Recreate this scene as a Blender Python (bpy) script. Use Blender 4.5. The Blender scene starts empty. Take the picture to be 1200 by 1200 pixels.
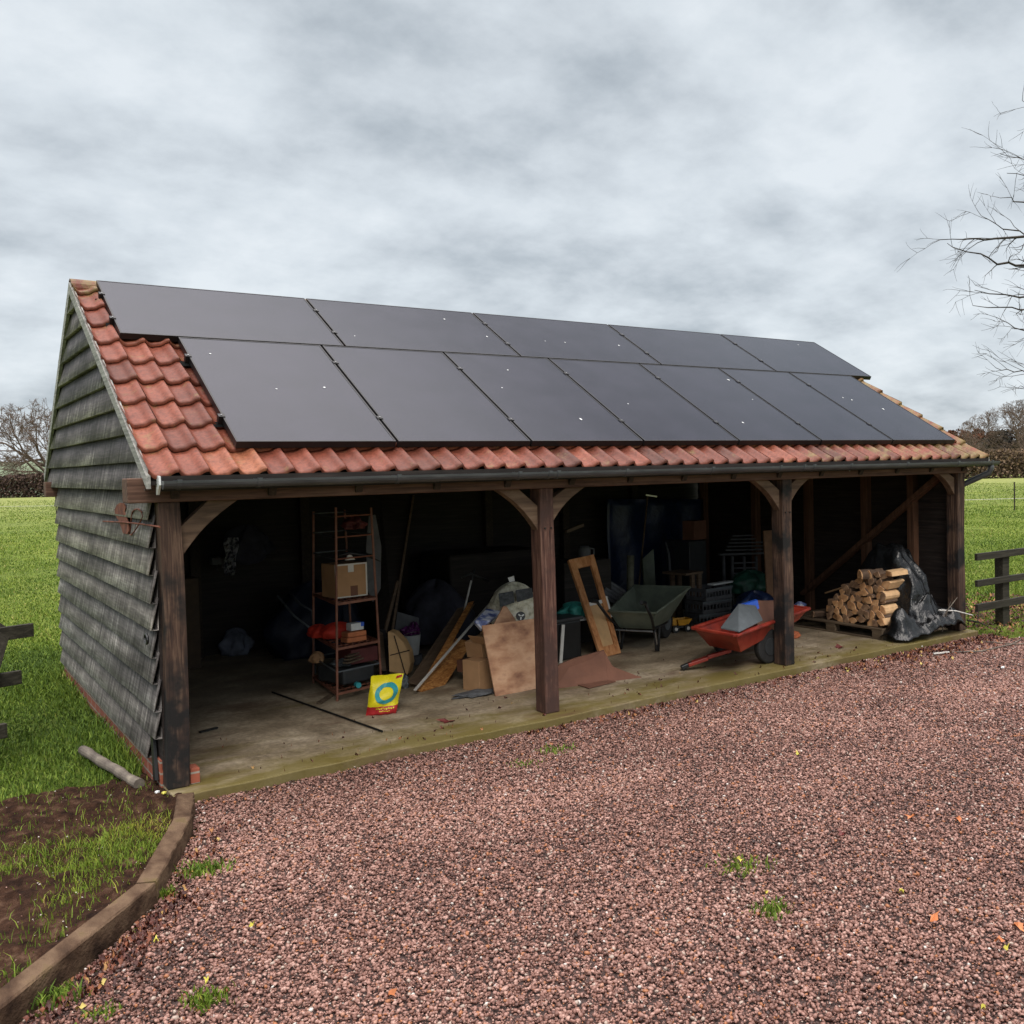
import bpy, math, random
import numpy as np
from math import sin, cos, pi, radians as R, sqrt
from mathutils import Matrix, Vector
random.seed(7); rng = np.random.default_rng(11)
S = bpy.context.scene; COL = S.collection

# ------------------------------------------------------------------ camera (solved from the panel grid)
CX, CY, CZ, YAW, PIT, ROL, FOC = -1.2976, -6.5966, 1.9876, 0.6415, -0.0313, -0.0216, 1136.5
PX, PY = 129.39, -18.6
FW = np.array([sin(YAW)*cos(PIT), cos(YAW)*cos(PIT), sin(PIT)])
_r = np.array([cos(YAW), -sin(YAW), 0]); _u = np.cross(_r, FW)
RT = _r*cos(ROL)+_u*sin(ROL); UP = -_r*sin(ROL)+_u*cos(ROL)
CAM = np.array([CX, CY, CZ])
cd = bpy.data.cameras.new('camera'); cam = bpy.data.objects.new('camera', cd); COL.objects.link(cam)
cam.matrix_world = Matrix([[RT[0], UP[0], -FW[0], CX], [RT[1], UP[1], -FW[1], CY], [RT[2], UP[2], -FW[2], CZ], [0, 0, 0, 1]])
cd.sensor_width = 36; cd.lens = 36*FOC/1200; cd.shift_x = -PX/1200; cd.shift_y = PY/1200
cd.clip_start = .05; cd.clip_end = 5000; S.camera = cam

def U(u, v, x=None, y=None, z=None):
    """measure: where the sight line of a photo point meets a real plane"""
    d = FW + RT*(u-600-PX)/FOC - UP*(v-600-PY)/FOC
    a, val = (0, x) if x is not None else (1, y) if y is not None else (2, z)
    t = (val-CAM[a])/d[a]
    return CAM + d*t
def pj(P):
    d = np.asarray(P, float)-CAM; z = d@FW
    zz = np.where(z > .1, z, np.nan)
    return 600+PX+FOC*(d@RT)/zz, 600+PY-FOC*(d@UP)/zz

# ------------------------------------------------------------------ materials
MATS = {}
def nt(name):
    m = bpy.data.materials.new(name); m.use_nodes = True
    n = m.node_tree.nodes; l = m.node_tree.links; b = n['Principled BSDF']
    MATS[name] = m
    return m, n, l, b
def ramp(n, l, src, stops):
    r = n.new('ShaderNodeValToRGB'); e = r.color_ramp.elements
    while len(e) < len(stops): e.new(.5)
    for k, (p, c) in enumerate(stops):
        e[k].position = p; e[k].color = (*c, 1) if len(c) == 3 else c
    l.new(src, r.inputs[0]); return r
def noise(n, l, scale=(1, 1, 1), s=1, detail=5, rough=.55, dist=0, off=(0, 0, 0)):
    tc = n.new('ShaderNodeTexCoord'); mp = n.new('ShaderNodeMapping'); t = n.new('ShaderNodeTexNoise')
    mp.inputs['Scale'].default_value = scale; mp.inputs['Location'].default_value = off
    t.inputs['Scale'].default_value = s; t.inputs['Detail'].default_value = detail
    t.inputs['Roughness'].default_value = rough; t.inputs['Distortion'].default_value = dist
    l.new(tc.outputs['Object'], mp.inputs[0]); l.new(mp.outputs[0], t.inputs[0]); return t.outputs['Fac']
def mix(n, l, fac, a, b, mode='MIX'):
    m = n.new('ShaderNodeMix'); m.data_type = 'RGBA'; m.blend_type = mode
    for i, x in ((0, fac), (6, a), (7, b)):
        if hasattr(x, 'links'): l.new(x, m.inputs[i])
        else: m.inputs[i].default_value = x if i == 0 else (*x, 1)
    return m.outputs[2]
def bump(n, l, b, h, st=.3, d=.01):
    q = n.new('ShaderNodeBump'); q.inputs['Strength'].default_value = st; q.inputs['Distance'].default_value = d
    l.new(h, q.inputs['Height']); l.new(q.outputs[0], b.inputs['Normal'])
def simple(name, stops, s=8, scale=(1, 1, 1), rough=.7, bst=.2, bs=40, bscale=None, metal=0, spec=.5, detail=5, dist=0, bd=.01, sheen=0):
    m, n, l, b = nt(name)
    f = noise(n, l, scale, s, detail, dist=dist)
    r = ramp(n, l, f, stops); l.new(r.outputs[0], b.inputs['Base Color'])
    b.inputs['Roughness'].default_value = rough; b.inputs['Metallic'].default_value = metal
    b.inputs['Specular IOR Level'].default_value = spec
    if bst: bump(n, l, b, noise(n, l, bscale or scale, bs, 4), bst, bd)
    return m
def plain(name, c, rough=.6, metal=0, bst=.1, var=.25, s=12, spec=.5, bs=30, bd=.01):
    lo = tuple(x*(1-var) for x in c); hi = tuple(min(1, x*(1+var)) for x in c)
    return simple(name, [(.3, lo), (.7, hi)], s=s, rough=rough, metal=metal, bst=bst, spec=spec, bs=bs, bd=bd)
def wood(name, dark, mid, light, axis=0, s=4, rough=.75, bst=.35, spots=None, st=12):
    """grain stretched along one axis, with blotches and fine cracks"""
    m, n, l, b = nt(name)
    sc = [st, st, st]; sc[axis] = .6
    g = noise(n, l, tuple(sc), s, 8, .65, .6)
    c = ramp(n, l, g, [(.3, dark), (.5, mid), (.72, light)]).outputs[0]
    bl = noise(n, l, (1, 1, 1), 3.2, 4, .6, off=(3, 1, 7))
    if spots:
        c = mix(n, l, ramp(n, l, bl, [(.48, (0, 0, 0)), (.62, (1, 1, 1))]).outputs[0], c, spots)
    else:
        c = mix(n, l, .55, c, ramp(n, l, bl, [(.3, (.45, .45, .45)), (.7, (1, 1, 1))]).outputs[0], 'MULTIPLY')
    l.new(c, b.inputs['Base Color']); b.inputs['Roughness'].default_value = rough
    b.inputs['Specular IOR Level'].default_value = .35
    bump(n, l, b, g, bst, .006)
    return m

POSTW = wood('oak_post', (.012, .008, .007), (.062, .034, .024), (.19, .12, .08), axis=2, s=4, bst=1, spots=(.011, .010, .010))
POSTR = wood('oak_post_red', (.022, .011, .010), (.10, .045, .033), (.22, .13, .095), axis=2, s=5, bst=1, spots=(.06, .032, .026))
BEAM = wood('oak_beam', (.05, .024, .016), (.125, .065, .045), (.21, .12, .085), axis=0, s=3)
BRACE = wood('oak_brace', (.075, .045, .03), (.16, .10, .065), (.27, .185, .125), axis=0, s=3, st=6)
INNER = wood('inner_stud', (.05, .024, .014), (.13, .062, .035), (.2, .1, .06), axis=2, s=3)
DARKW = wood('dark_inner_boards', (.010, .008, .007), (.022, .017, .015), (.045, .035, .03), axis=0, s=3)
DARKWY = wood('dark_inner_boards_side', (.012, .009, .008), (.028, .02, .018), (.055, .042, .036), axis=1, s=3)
RAFT = wood('rafter_timber', (.02, .013, .01), (.04, .028, .02), (.07, .05, .035), axis=1, s=3)
FENCEW = wood('fence_timber', (.014, .013, .009), (.034, .030, .021), (.075, .068, .05), axis=0, s=4)
SLEEP = simple('sleeper_timber', [(.28, (.022, .012, .008)), (.45, (.075, .045, .028)), (.6, (.14, .092, .058)), (.75, (.11, .085, .03))], s=7, scale=(1, .55, 1), rough=.9, bst=.9, bs=55, detail=12, bd=.012, spec=.15)
PALLET = wood('pallet_timber', (.05, .034, .022), (.12, .085, .055), (.2, .15, .1), axis=1, s=3)
BARGE = wood('bargeboard_paint', (.14, .145, .135), (.30, .30, .28), (.5, .5, .47), axis=1, s=4)
PLY = simple('plywood', [(.3, (.20, .085, .045)), (.45, (.38, .20, .11)), (.6, (.50, .30, .18)), (.72, (.30, .15, .09))], s=5, scale=(1, 1, 1.8), rough=.65, bst=.1, detail=8)
CARD = plain('cardboard', (.42, .24, .12), .8, var=.15, s=5)
CARDD = plain('cardboard_dark', (.15, .065, .04), .8, var=.2, s=5)
OAKV = simple('oak_veneer', [(.3, (.14, .05, .015)), (.5, (.34, .145, .042)), (.68, (.52, .27, .09))], s=5, scale=(3, 1, 12), rough=.45, bst=.1, dist=1.2)
LAM = simple('dull_laminate', [(.3, (.07, .045, .028)), (.7, (.14, .092, .058))], s=5, scale=(1, 1, 10), rough=.6)
PINE = wood('pine_frame', (.34, .13, .045), (.56, .25, .10), (.70, .38, .18), axis=2, s=3, st=7)
TAN = plain('tan_panel', (.55, .34, .16), .6, var=.12)
WHITEP = plain('white_paint', (.62, .6, .56), .5, var=.12)
WHITE = plain('white_plastic', (.6, .62, .62), .45, var=.12)
GREYP = plain('grey_plastic', (.10, .115, .125), .5, var=.15)
GREYD = plain('dark_grey_plastic', (.03, .033, .036), .5, var=.2)
BLACK = plain('black_plastic', (.010, .011, .012), .4, var=.3)
RUBBER = plain('rubber', (.016, .016, .017), .75, var=.3)
RUST = simple('rusty_steel', [(.3, (.05, .014, .008)), (.5, (.14, .038, .02)), (.7, (.22, .075, .04))], s=12, rough=.85, bst=.3)
SHELFM = simple('rusty_shelf_paint', [(.3, (.13, .045, .026)), (.7, (.26, .105, .065))], s=10, rough=.5, bst=.2)
RED = simple('faded_red_plastic', [(.3, (.13, .016, .010)), (.5, (.27, .028, .016)), (.75, (.36, .06, .035))], s=6, rough=.45, bst=.15)
REDBAG = plain('red_cloth', (.5, .03, .014), .7, var=.2)
GREENP = simple('dull_green_plastic', [(.3, (.07, .085, .065)), (.6, (.13, .15, .115)), (.8, (.21, .21, .12))], s=5, rough=.45, bst=.15)
STEEL = plain('worn_steel', (.5, .5, .5), .3, metal=.9, var=.15)
GALV = plain('galvanised_steel', (.30, .31, .32), .45, metal=.7, var=.2)
YELLOW = plain('yellow_sack', (.72, .62, .01), .45, var=.08)
SACKRED = plain('red_sack_base', (.42, .018, .022), .45, var=.1)
TEAL = plain('teal_print', (.03, .30, .34), .45, var=.08)
TEALS = plain('teal_sheet', (.03, .22, .19), .6, var=.35)
NAVY = simple('navy_tarpaulin', [(.3, (.006, .012, .04)), (.7, (.012, .025, .075))], s=5, rough=.4, bst=.5, bs=9, bd=.03)
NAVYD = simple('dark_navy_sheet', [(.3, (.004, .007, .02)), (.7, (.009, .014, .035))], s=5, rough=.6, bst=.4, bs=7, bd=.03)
BLUE = plain('bright_blue_plastic', (.02, .09, .5), .45, var=.2)
GREENB = plain('dark_green_sack', (.012, .06, .04), .5, var=.5, bst=.5, bs=12, bd=.02)
PURPLE = plain('purple_bag', (.10, .012, .10), .35, var=.5, bst=.5)
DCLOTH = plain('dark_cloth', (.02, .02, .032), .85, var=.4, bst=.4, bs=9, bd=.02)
DGREY = plain('dusty_grey_panel', (.085, .088, .095), .7, var=.25)
ORANGEW = plain('orange_bricks', (.45, .15, .06), .8, var=.2)
BOOKRED = plain('dark_red_cover', (.10, .02, .02), .6)
TOYY = plain('toy_yellow', (.55, .26, .015), .45, var=.2)
TERRA = plain('terracotta', (.36, .10, .04), .8, var=.25)
CREAM = simple('fleece', [(.3, (.40, .36, .25)), (.5, (.74, .70, .55)), (.65, (.85, .82, .70))], s=22, rough=.95, bst=.9, bs=90, bd=.02)
SLATE = simple('grey_fleece', [(.3, (.04, .045, .05)), (.7, (.12, .13, .14))], s=30, rough=.95, bst=.9, bs=90, bd=.02)
CABW = plain('chipboard_brown', (.06, .035, .017), .7, var=.2)
TARP = simple('black_tarpaulin', [(.35, (.005, .0055, .006)), (.7, (.012, .013, .015))], s=5, rough=.27, bst=.6, bs=11, bd=.03, spec=.5)
GUT = simple('grey_gutter_plastic', [(.35, (.045, .05, .056)), (.7, (.085, .092, .10))], s=4, scale=(1, 1, 6), rough=.35, bst=.1)
BARK = simple('branch_bark', [(.3, (.02, .017, .014)), (.7, (.06, .05, .042))], s=8, rough=.9, bst=.4)
BARKG = simple('fallen_branch_bark', [(.3, (.07, .055, .045)), (.55, (.16, .135, .11)), (.75, (.30, .26, .20))], s=9, scale=(1, 1, 1), rough=.8, bst=.5)
LOGE = simple('split_log_wood', [(.25, (.26, .12, .05)), (.5, (.56, .30, .14)), (.75, (.74, .47, .25))], s=9, rough=.8, bst=.4, bs=60)
LOGE2 = simple('older_cut_wood', [(.25, (.10, .055, .032)), (.5, (.24, .14, .08)), (.75, (.42, .27, .16))], s=11, rough=.85, bst=.5, bs=60)
LOGB = simple('log_bark', [(.3, (.05, .03, .02)), (.7, (.16, .1, .065))], s=14, rough=.9, bst=.6)
LOGP = plain('fresh_split_face', (.66, .42, .22), .75, var=.15, s=14)
BLUEPR = simple('blue_white_print', [(.42, (.5, .52, .6)), (.5, (.12, .16, .35)), (.6, (.05, .07, .2))], s=9, rough=.4, bst=.2)
FOIL = simple('silver_foil', [(.42, (.03, .03, .04)), (.52, (.25, .26, .28)), (.6, (.5, .5, .52))], s=22, rough=.35, bst=.6, metal=.3)
SACKW = plain('pale_sack', (.16, .18, .24), .7, var=.3, bst=.4, bs=10, bd=.02)
BRICKW = plain('basket_white', (.42, .43, .42), .6, var=.1)

# weatherboards
def boards_mat(name, base, bleach, off=.13):
    m, n, l, b = nt(name)
    v = n.new('ShaderNodeAttribute'); v.attribute_name = 'bv'
    q = n.new('ShaderNodeAttribute'); q.attribute_name = 'bi'
    tc = n.new('ShaderNodeTexCoord'); add = n.new('ShaderNodeVectorMath'); add.operation = 'MULTIPLY_ADD'
    cmb = n.new('ShaderNodeCombineXYZ')
    for k in (0, 1): l.new(q.outputs['Fac'], cmb.inputs[k])
    add.inputs[1].default_value = (1, 1, 1)
    l.new(tc.outputs['Object'], add.inputs[0])
    sc = n.new('ShaderNodeVectorMath'); sc.operation = 'SCALE'; sc.inputs[3].default_value = 37; l.new(cmb.outputs[0], sc.inputs[0])
    l.new(sc.outputs[0], add.inputs[2])
    def nz(scale, s, d, r=.6):
        mp = n.new('ShaderNodeMapping'); mp.inputs['Scale'].default_value = scale
        t = n.new('ShaderNodeTexNoise'); t.inputs['Scale'].default_value = s; t.inputs['Detail'].default_value = d; t.inputs['Roughness'].default_value = r
        l.new(add.outputs[0], mp.inputs[0]); l.new(mp.outputs[0], t.inputs[0]); return t.outputs['Fac']
    drip = nz((1, 11, .8), 2.2, 7, .68)      # vertical rain streaks
    grain = nz((1, 1.2, 26), 3, 8, .7)     # horizontal grain
    blot = nz((1, .55, 3.2), 1.9, 6)
    ml = n.new('ShaderNodeMath'); ml.operation = 'SUBTRACT'; l.new(drip, ml.inputs[0])
    k = n.new('ShaderNodeMath'); k.operation = 'MULTIPLY_ADD'; k.inputs[1].default_value = .30; k.inputs[2].default_value = -.12
    l.new(v.outputs['Fac'], k.inputs[0]); l.new(k.outputs[0], ml.inputs[1])  # boards darken towards their top: weathering plus painted shade under the overlap
    ad0 = n.new('ShaderNodeMath'); ad0.operation = 'MULTIPLY_ADD'; ad0.inputs[1].default_value = .75; l.new(blot, ad0.inputs[0]); l.new(ml.outputs[0], ad0.inputs[2])
    ad = n.new('ShaderNodeMath'); ad.operation = 'SUBTRACT'; ad.inputs[1].default_value = off; l.new(ad0.outputs[0], ad.inputs[0])
    c = ramp(n, l, ad.outputs[0], [(.40, base[0]), (.60, base[1]), (.80, base[2]), (1, bleach)]).outputs[0]
    c = mix(n, l, .8, c, ramp(n, l, grain, [(.32, (.4, .4, .4)), (.62, (1, 1, 1))]).outputs[0], 'MULTIPLY')
    per = ramp(n, l, q.outputs['Fac'], [(0, (.72, .72, .74)), (1, (1.0, .97, .93))]).outputs[0]
    c = mix(n, l, 1., c, per, 'MULTIPLY')
    l.new(c, b.inputs['Base Color']); b.inputs['Roughness'].default_value = .75; b.inputs['Specular IOR Level'].default_value = .35
    bump(n, l, b, grain, .5, .006); return m
WB = boards_mat('weatherboard', ((.018, .015, .016), (.11, .099, .098), (.28, .26, .25)), (.68, .65, .61))

WBG = boards_mat('gable_weatherboard', ((.017, .015, .017), (.078, .070, .080), (.19, .174, .190)), (.60, .57, .56), .16)
# clay tiles
def tile_mat():
    m, n, l, b = nt('clay_pantile')
    a = n.new('ShaderNodeAttribute'); a.attribute_name = 'tc'
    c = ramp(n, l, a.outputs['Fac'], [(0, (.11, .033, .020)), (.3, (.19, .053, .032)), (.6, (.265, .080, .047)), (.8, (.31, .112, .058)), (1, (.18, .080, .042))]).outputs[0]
    f = noise(n, l, (1, 1, 1), 5, 6, .65)
    c = mix(n, l, .55, c, ramp(n, l, f, [(.3, (.45, .40, .38)), (.62, (1.05, 1.02, 1))]).outputs[0], 'MULTIPLY')
    tc = n.new('ShaderNodeTexCoord'); sx = n.new('ShaderNodeSeparateXYZ'); l.new(tc.outputs['Object'], sx.inputs[0])
    # lichen: stronger to the far end of the roof and beside the ridge
    mr = n.new('ShaderNodeMapRange'); mr.inputs[1].default_value = 5; mr.inputs[2].default_value = 9.0; mr.inputs[3].default_value = 0; mr.inputs[4].default_value = .20
    l.new(sx.outputs[0], mr.inputs[0])
    mz = n.new('ShaderNodeMapRange'); mz.inputs[1].default_value = 3.38; mz.inputs[2].default_value = 3.6; mz.inputs[3].default_value = 0; mz.inputs[4].default_value = .2
    l.new(sx.outputs[2], mz.inputs[0])
    f2 = noise(n, l, (1, 1, 1), 7, 7, .7, off=(9, 2, 4))
    s1 = n.new('ShaderNodeMath'); s1.operation = 'ADD'; l.new(mr.outputs[0], s1.inputs[0]); l.new(mz.outputs[0], s1.inputs[1])
    s2 = n.new('ShaderNodeMath'); s2.operation = 'ADD'; l.new(s1.outputs[0], s2.inputs[0]); l.new(f2, s2.inputs[1])
    c = mix(n, l, .7, c, ramp(n, l, noise(n, l, (1, 1, 1), 38, 8, .75, off=(5, 5, 1)), [(.38, (.42, .38, .36)), (.55, (1, 1, 1)), (.72, (1.25, 1.2, 1.15))]).outputs[0], 'MULTIPLY')
    c = mix(n, l, ramp(n, l, s2.outputs[0], [(.58, (0, 0, 0)), (.76, (.8, .8, .8))]).outputs[0], c, (.19, .15, .055))
    l.new(c, b.inputs['Base Color']); b.inputs['Roughness'].default_value = .5; b.inputs['Specular IOR Level'].default_value = .28
    bump(n, l, b, noise(n, l, (1, 1, 1), 45, 7, .7), .45, .005); return m
TILE = tile_mat()

def panel_mat():
    m, n, l, b = nt('panel_glass')
    f = noise(n, l, (1, 1, 1), 2.5, 5, .6); g = noise(n, l, (1, 1, 1), 160, 3, .6)
    c = ramp(n, l, f, [(.3, (.009, .010, .019)), (.7, (.018, .018, .031))]).outputs[0]
    c = mix(n, l, ramp(n, l, g, [(.5, (0, 0, 0)), (.8, (.35, .35, .35))]).outputs[0], c, (.09, .085, .09))
    l.new(c, b.inputs['Base Color'])
    b.inputs['IOR'].default_value = 1.36
    b.inputs['Specular Tint'].default_value = (.78, .86, 1, 1)
    rr = ramp(n, l, f, [(.3, (.10, .10, .10)), (.7, (.15, .15, .15))]); l.new(rr.outputs[0], b.inputs['Roughness'])
    bump(n, l, b, g, .12, .002); return m
GLASS = panel_mat()
FRAME = plain('black_anodised_frame', (.012, .012, .014), .4, metal=.3, var=.2)

def concrete_mat():
    m, n, l, b = nt('slab_concrete')
    f = noise(n, l, (1, 1, 1), 2.2, 7, .65); f2 = noise(n, l, (1, 1, 1), 30, 5, .6, off=(4, 4, 4))
    c = ramp(n, l, f, [(.3, (.15, .115, .075)), (.5, (.30, .24, .165)), (.68, (.48, .40, .29))]).outputs[0]
    c = mix(n, l, .5, c, ramp(n, l, f2, [(.35, (.4, .4, .4)), (.62, (1.1, 1.1, 1.1))]).outputs[0], 'MULTIPLY')
    tc = n.new('ShaderNodeTexCoord'); sx = n.new('ShaderNodeSeparateXYZ'); l.new(tc.outputs['Object'], sx.inputs[0])
    mr = n.new('ShaderNodeMapRange'); mr.inputs[1].default_value = -.15; mr.inputs[2].default_value = 1.0; mr.inputs[3].default_value = .26; mr.inputs[4].default_value = -.15
    l.new(sx.outputs[1], mr.inputs[0])
    ad = n.new('ShaderNodeMath'); ad.operation = 'ADD'; l.new(mr.outputs[0], ad.inputs[0])
    l.new(noise(n, l, (.6, 1.6, 1), 2.4, 6, .65, off=(2, 8, 1)), ad.inputs[1])
    c = mix(n, l, ramp(n, l, ad.outputs[0], [(.46, (0, 0, 0)), (.74, (.88, .88, .88))]).outputs[0], c, (.125, .098, .017))
    st = noise(n, l, (.7, 2, 1), 1.6, 5, .6, off=(12, 5, 2))
    c = mix(n, l, ramp(n, l, st, [(.55, (0, 0, 0)), (.68, (.6, .6, .6))]).outputs[0], c, (.10, .05, .028))
    l.new(c, b.inputs['Base Color'])
    rr = ramp(n, l, f, [(.3, (.45, .45, .45)), (.7, (.8, .8, .8))]); l.new(rr.outputs[0], b.inputs['Roughness'])
    bump(n, l, b, f2, .25, .01); return m
CONC = concrete_mat()

def field_mat():
    m, n, l, b = nt('meadow_grass')
    f = noise(n, l, (1, 1, 1), .12, 8, .7); g = noise(n, l, (1, 1, 1), 2.2, 12, .82)
    c = ramp(n, l, f, [(.3, (.09, .14, .025)), (.5, (.155, .21, .037)), (.7, (.25, .29, .065))]).outputs[0]
    c = mix(n, l, .8, c, ramp(n, l, g, [(.36, (.30, .36, .30)), (.5, (.85, .85, .8)), (.64, (1.35, 1.25, 1.1))]).outputs[0], 'MULTIPLY')
    tc = n.new('ShaderNodeTexCoord'); sx = n.new('ShaderNodeSeparateXYZ'); l.new(tc.outputs['Object'], sx.inputs[0])
    mr = n.new('ShaderNodeMapRange'); mr.inputs[1].default_value = 28; mr.inputs[2].default_value = 85; mr.inputs[3].default_value = 0; mr.inputs[4].default_value = .7
    ln = n.new('ShaderNodeVectorMath'); ln.operation = 'LENGTH'; l.new(tc.outputs['Object'], ln.inputs[0]); l.new(ln.outputs['Value'], mr.inputs[0])
    c = mix(n, l, mr.outputs[0], c, (.26, .28, .10))       # drier pasture further out
    m3 = n.new('ShaderNodeMapRange'); m3.inputs[1].default_value = 115; m3.inputs[2].default_value = 135; l.new(ln.outputs['Value'], m3.inputs[0])
    c = mix(n, l, m3.outputs[0], c, (.15, .19, .12))       # greyer, bluer green on the rise
    l.new(c, b.inputs['Base Color']); b.inputs['Roughness'].default_value = .9; b.inputs['Specular IOR Level'].default_value = .15
    bump(n, l, b, g, .9, .12); return m
FIELD = field_mat()

def attr_mat(name, attr, stops, rough=.8, spec=.3, trans=0, nz=None):
    m, n, l, b = nt(name)
    a = n.new('ShaderNodeAttribute'); a.attribute_name = attr
    c = ramp(n, l, a.outputs['Fac'], stops).outputs[0]
    if nz:
        c = mix(n, l, .6, c, ramp(n, l, noise(n, l, (1, 1, 1), nz, 4), [(.35, (.6, .6, .6)), (.65, (1, 1, 1))]).outputs[0], 'MULTIPLY')
    l.new(c, b.inputs['Base Color']); b.inputs['Roughness'].default_value = rough; b.inputs['Specular IOR Level'].default_value = spec
    return m
GRAVEL = attr_mat('gravel_stone', 'tc', [(0, (.04, .018, .014)), (.18, (.118, .052, .039)), (.42, (.238, .116, .088)), (.66, (.355, .194, .156)), (.86, (.49, .305, .252)), (.93, (.36, .14, .06)), (.965, (.42, .35, .30)), (1, (.66, .62, .58))], .5, .45, nz=150)
GRAVB = simple('gravel_bed', [(.3, (.035, .02, .018)), (.7, (.10, .06, .052))], s=60, rough=.8, bst=.8, bs=90, bd=.02)
BLADE = attr_mat('grass_blades', 'tc', [(0, (.045, .085, .013)), (.4, (.11, .18, .02)), (.7, (.195, .265, .036)), (.9, (.29, .315, .065)), (1, (.38, .33, .13))], .7, .25)
BLADEY = attr_mat('yellow_green_blades', 'tc', [(0, (.05, .10, .01)), (.5, (.14, .21, .022)), (.85, (.27, .28, .035)), (1, (.33, .24, .08))], .7, .25)
SOIL = simple('wet_soil', [(.3, (.012, .006, .004)), (.55, (.045, .022, .013)), (.75, (.11, .065, .042))], s=14, rough=.95, bst=.9, bs=45, bd=.03, detail=8, spec=.12)
LEAFD = attr_mat('dead_leaves', 'tc', [(0, (.04, .010, .008)), (.45, (.10, .026, .016)), (.75, (.20, .065, .03)), (.93, (.32, .14, .05)), (1, (.5, .42, .12))], .6, .4)

# ------------------------------------------------------------------ building blocks
ORG = {}
def link(o, parent=None, loc=(0, 0, 0)):
    COL.objects.link(o)
    if parent is not None: o.parent = parent; ORG[o.name] = ORG[parent.name]
    else: o.location = loc; ORG[o.name] = Vector(loc)
    return o
def tag(o, label=None, cat=None, group=None, kind=None):
    if label: o['label'] = label
    if cat: o['category'] = cat
    if group: o['group'] = group
    if kind: o['kind'] = kind
    return o
def thing(name, label, cat, loc, group=None):
    e = bpy.data.objects.new(name, None); e.empty_display_size = .1; link(e, None, tuple(float(x) for x in loc)); return tag(e, label, cat, group)
class MB:
    def __init__(s, M=None): s.v = []; s.f = []; s.M = M
    def add(s, vs, fs):
        k = len(s.v)
        for p in vs:
            p = Vector([float(x) for x in p]); s.v.append(s.M @ p if s.M else p)
        s.f += [tuple(i+k for i in f) for f in fs]; return s
    def box(s, x0, x1, y0, y1, z0, z1):
        return s.add([(x, y, z) for x in (x0, x1) for y in (y0, y1) for z in (z0, z1)],
                     [(0, 1, 3, 2), (4, 6, 7, 5), (0, 4, 5, 1), (2, 3, 7, 6), (0, 2, 6, 4), (1, 5, 7, 3)])
    def bar(s, a, b, w, h, up=(0, 0, 1), ends=None):
        a = Vector([float(x) for x in a]); b = Vector([float(x) for x in b]); d = (b-a).normalized(); up = Vector(up)
        if abs(d.dot(up)) > .98: up = Vector((0, 1, 0))
        r = d.cross(up).normalized(); u = r.cross(d)
        vs = [p+r*i*w/2+u*j*h/2 for p in (a, b) for i in (-1, 1) for j in (-1, 1)]
        return s.add(vs, [(0, 1, 3, 2), (4, 6, 7, 5), (0, 4, 5, 1), (2, 3, 7, 6), (0, 2, 6, 4), (1, 5, 7, 3)])
    def tube(s, pts, rad, n=8, cap=True):
        pts = [Vector([float(x) for x in p]) for p in pts]; m = len(pts)
        rad = rad if isinstance(rad, (list, tuple)) else [rad]*m
        vs = []; ref = None
        for i, p in enumerate(pts):
            d = (pts[min(i+1, m-1)]-pts[max(i-1, 0)]).normalized()
            if ref is None: ref = Vector((0, 0, 1)) if abs(d.z) < .9 else Vector((1, 0, 0))
            r = d.cross(ref).normalized(); u = r.cross(d); ref = u
            for k in range(n):
                t = 2*pi*k/n; vs.append(p+r*cos(t)*rad[i]+u*sin(t)*rad[i])
        fs = [(i*n+k, i*n+(k+1) % n, (i+1)*n+(k+1) % n, (i+1)*n+k) for i in range(m-1) for k in range(n)]
        if cap: fs += [tuple(range(n))[::-1], tuple(range((m-1)*n, m*n))]
        return s.add(vs, fs)
    def poly(s, pts, off):
        """extrude a planar outline by the vector off"""
        n = len(pts); off = Vector([float(x) for x in off]); P = [Vector([float(x) for x in p]) for p in pts]
        return s.add(P+[p+off for p in P], [tuple(range(n))[::-1], tuple(range(n, 2*n))]+[(k, (k+1) % n, n+(k+1) % n, n+k) for k in range(n)])
    def lathe(s, prof, c=(0, 0, 0), n=20):
        vs = [(c[0]+r*cos(2*pi*k/n), c[1]+r*sin(2*pi*k/n), c[2]+z) for r, z in prof for k in range(n)]
        m = len(prof)
        fs = [(i*n+k, i*n+(k+1) % n, (i+1)*n+(k+1) % n, (i+1)*n+k) for i in range(m-1) for k in range(n)]
        return s.add(vs, fs)
    def disc(s, c, axis, r, t, n=24):
        c = Vector([float(x) for x in c]); a = Vector([float(x) for x in axis]).normalized()
        return s.tube([c-a*t/2, c+a*t/2], r, n)
    def build(s, name, mat, parent=None, loc=(0, 0, 0), bev=0, smooth=False, sub=0):
        o = bpy.data.objects.new(name, None) if False else None
        me = bpy.data.meshes.new(name); org = ORG[parent.name] if parent is not None else Vector(loc)
        me.from_pydata([tuple(p-org) for p in s.v], [], s.f); me.materials.append(mat)
        import bmesh
        bm = bmesh.new(); bm.from_mesh(me); bmesh.ops.recalc_face_normals(bm, faces=bm.faces); bm.to_mesh(me); bm.free()
        if smooth: me.polygons.foreach_set('use_smooth', [True]*len(me.polygons))
        o = bpy.data.objects.new(name, me); link(o, parent, loc)
        if bev:
            q = o.modifiers.new('bevel', 'BEVEL'); q.width = bev; q.segments = 2; q.limit_method = 'ANGLE'
        if sub:
            q = o.modifiers.new('sub', 'SUBSURF'); q.levels = sub; q.render_levels = sub
        return o
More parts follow.
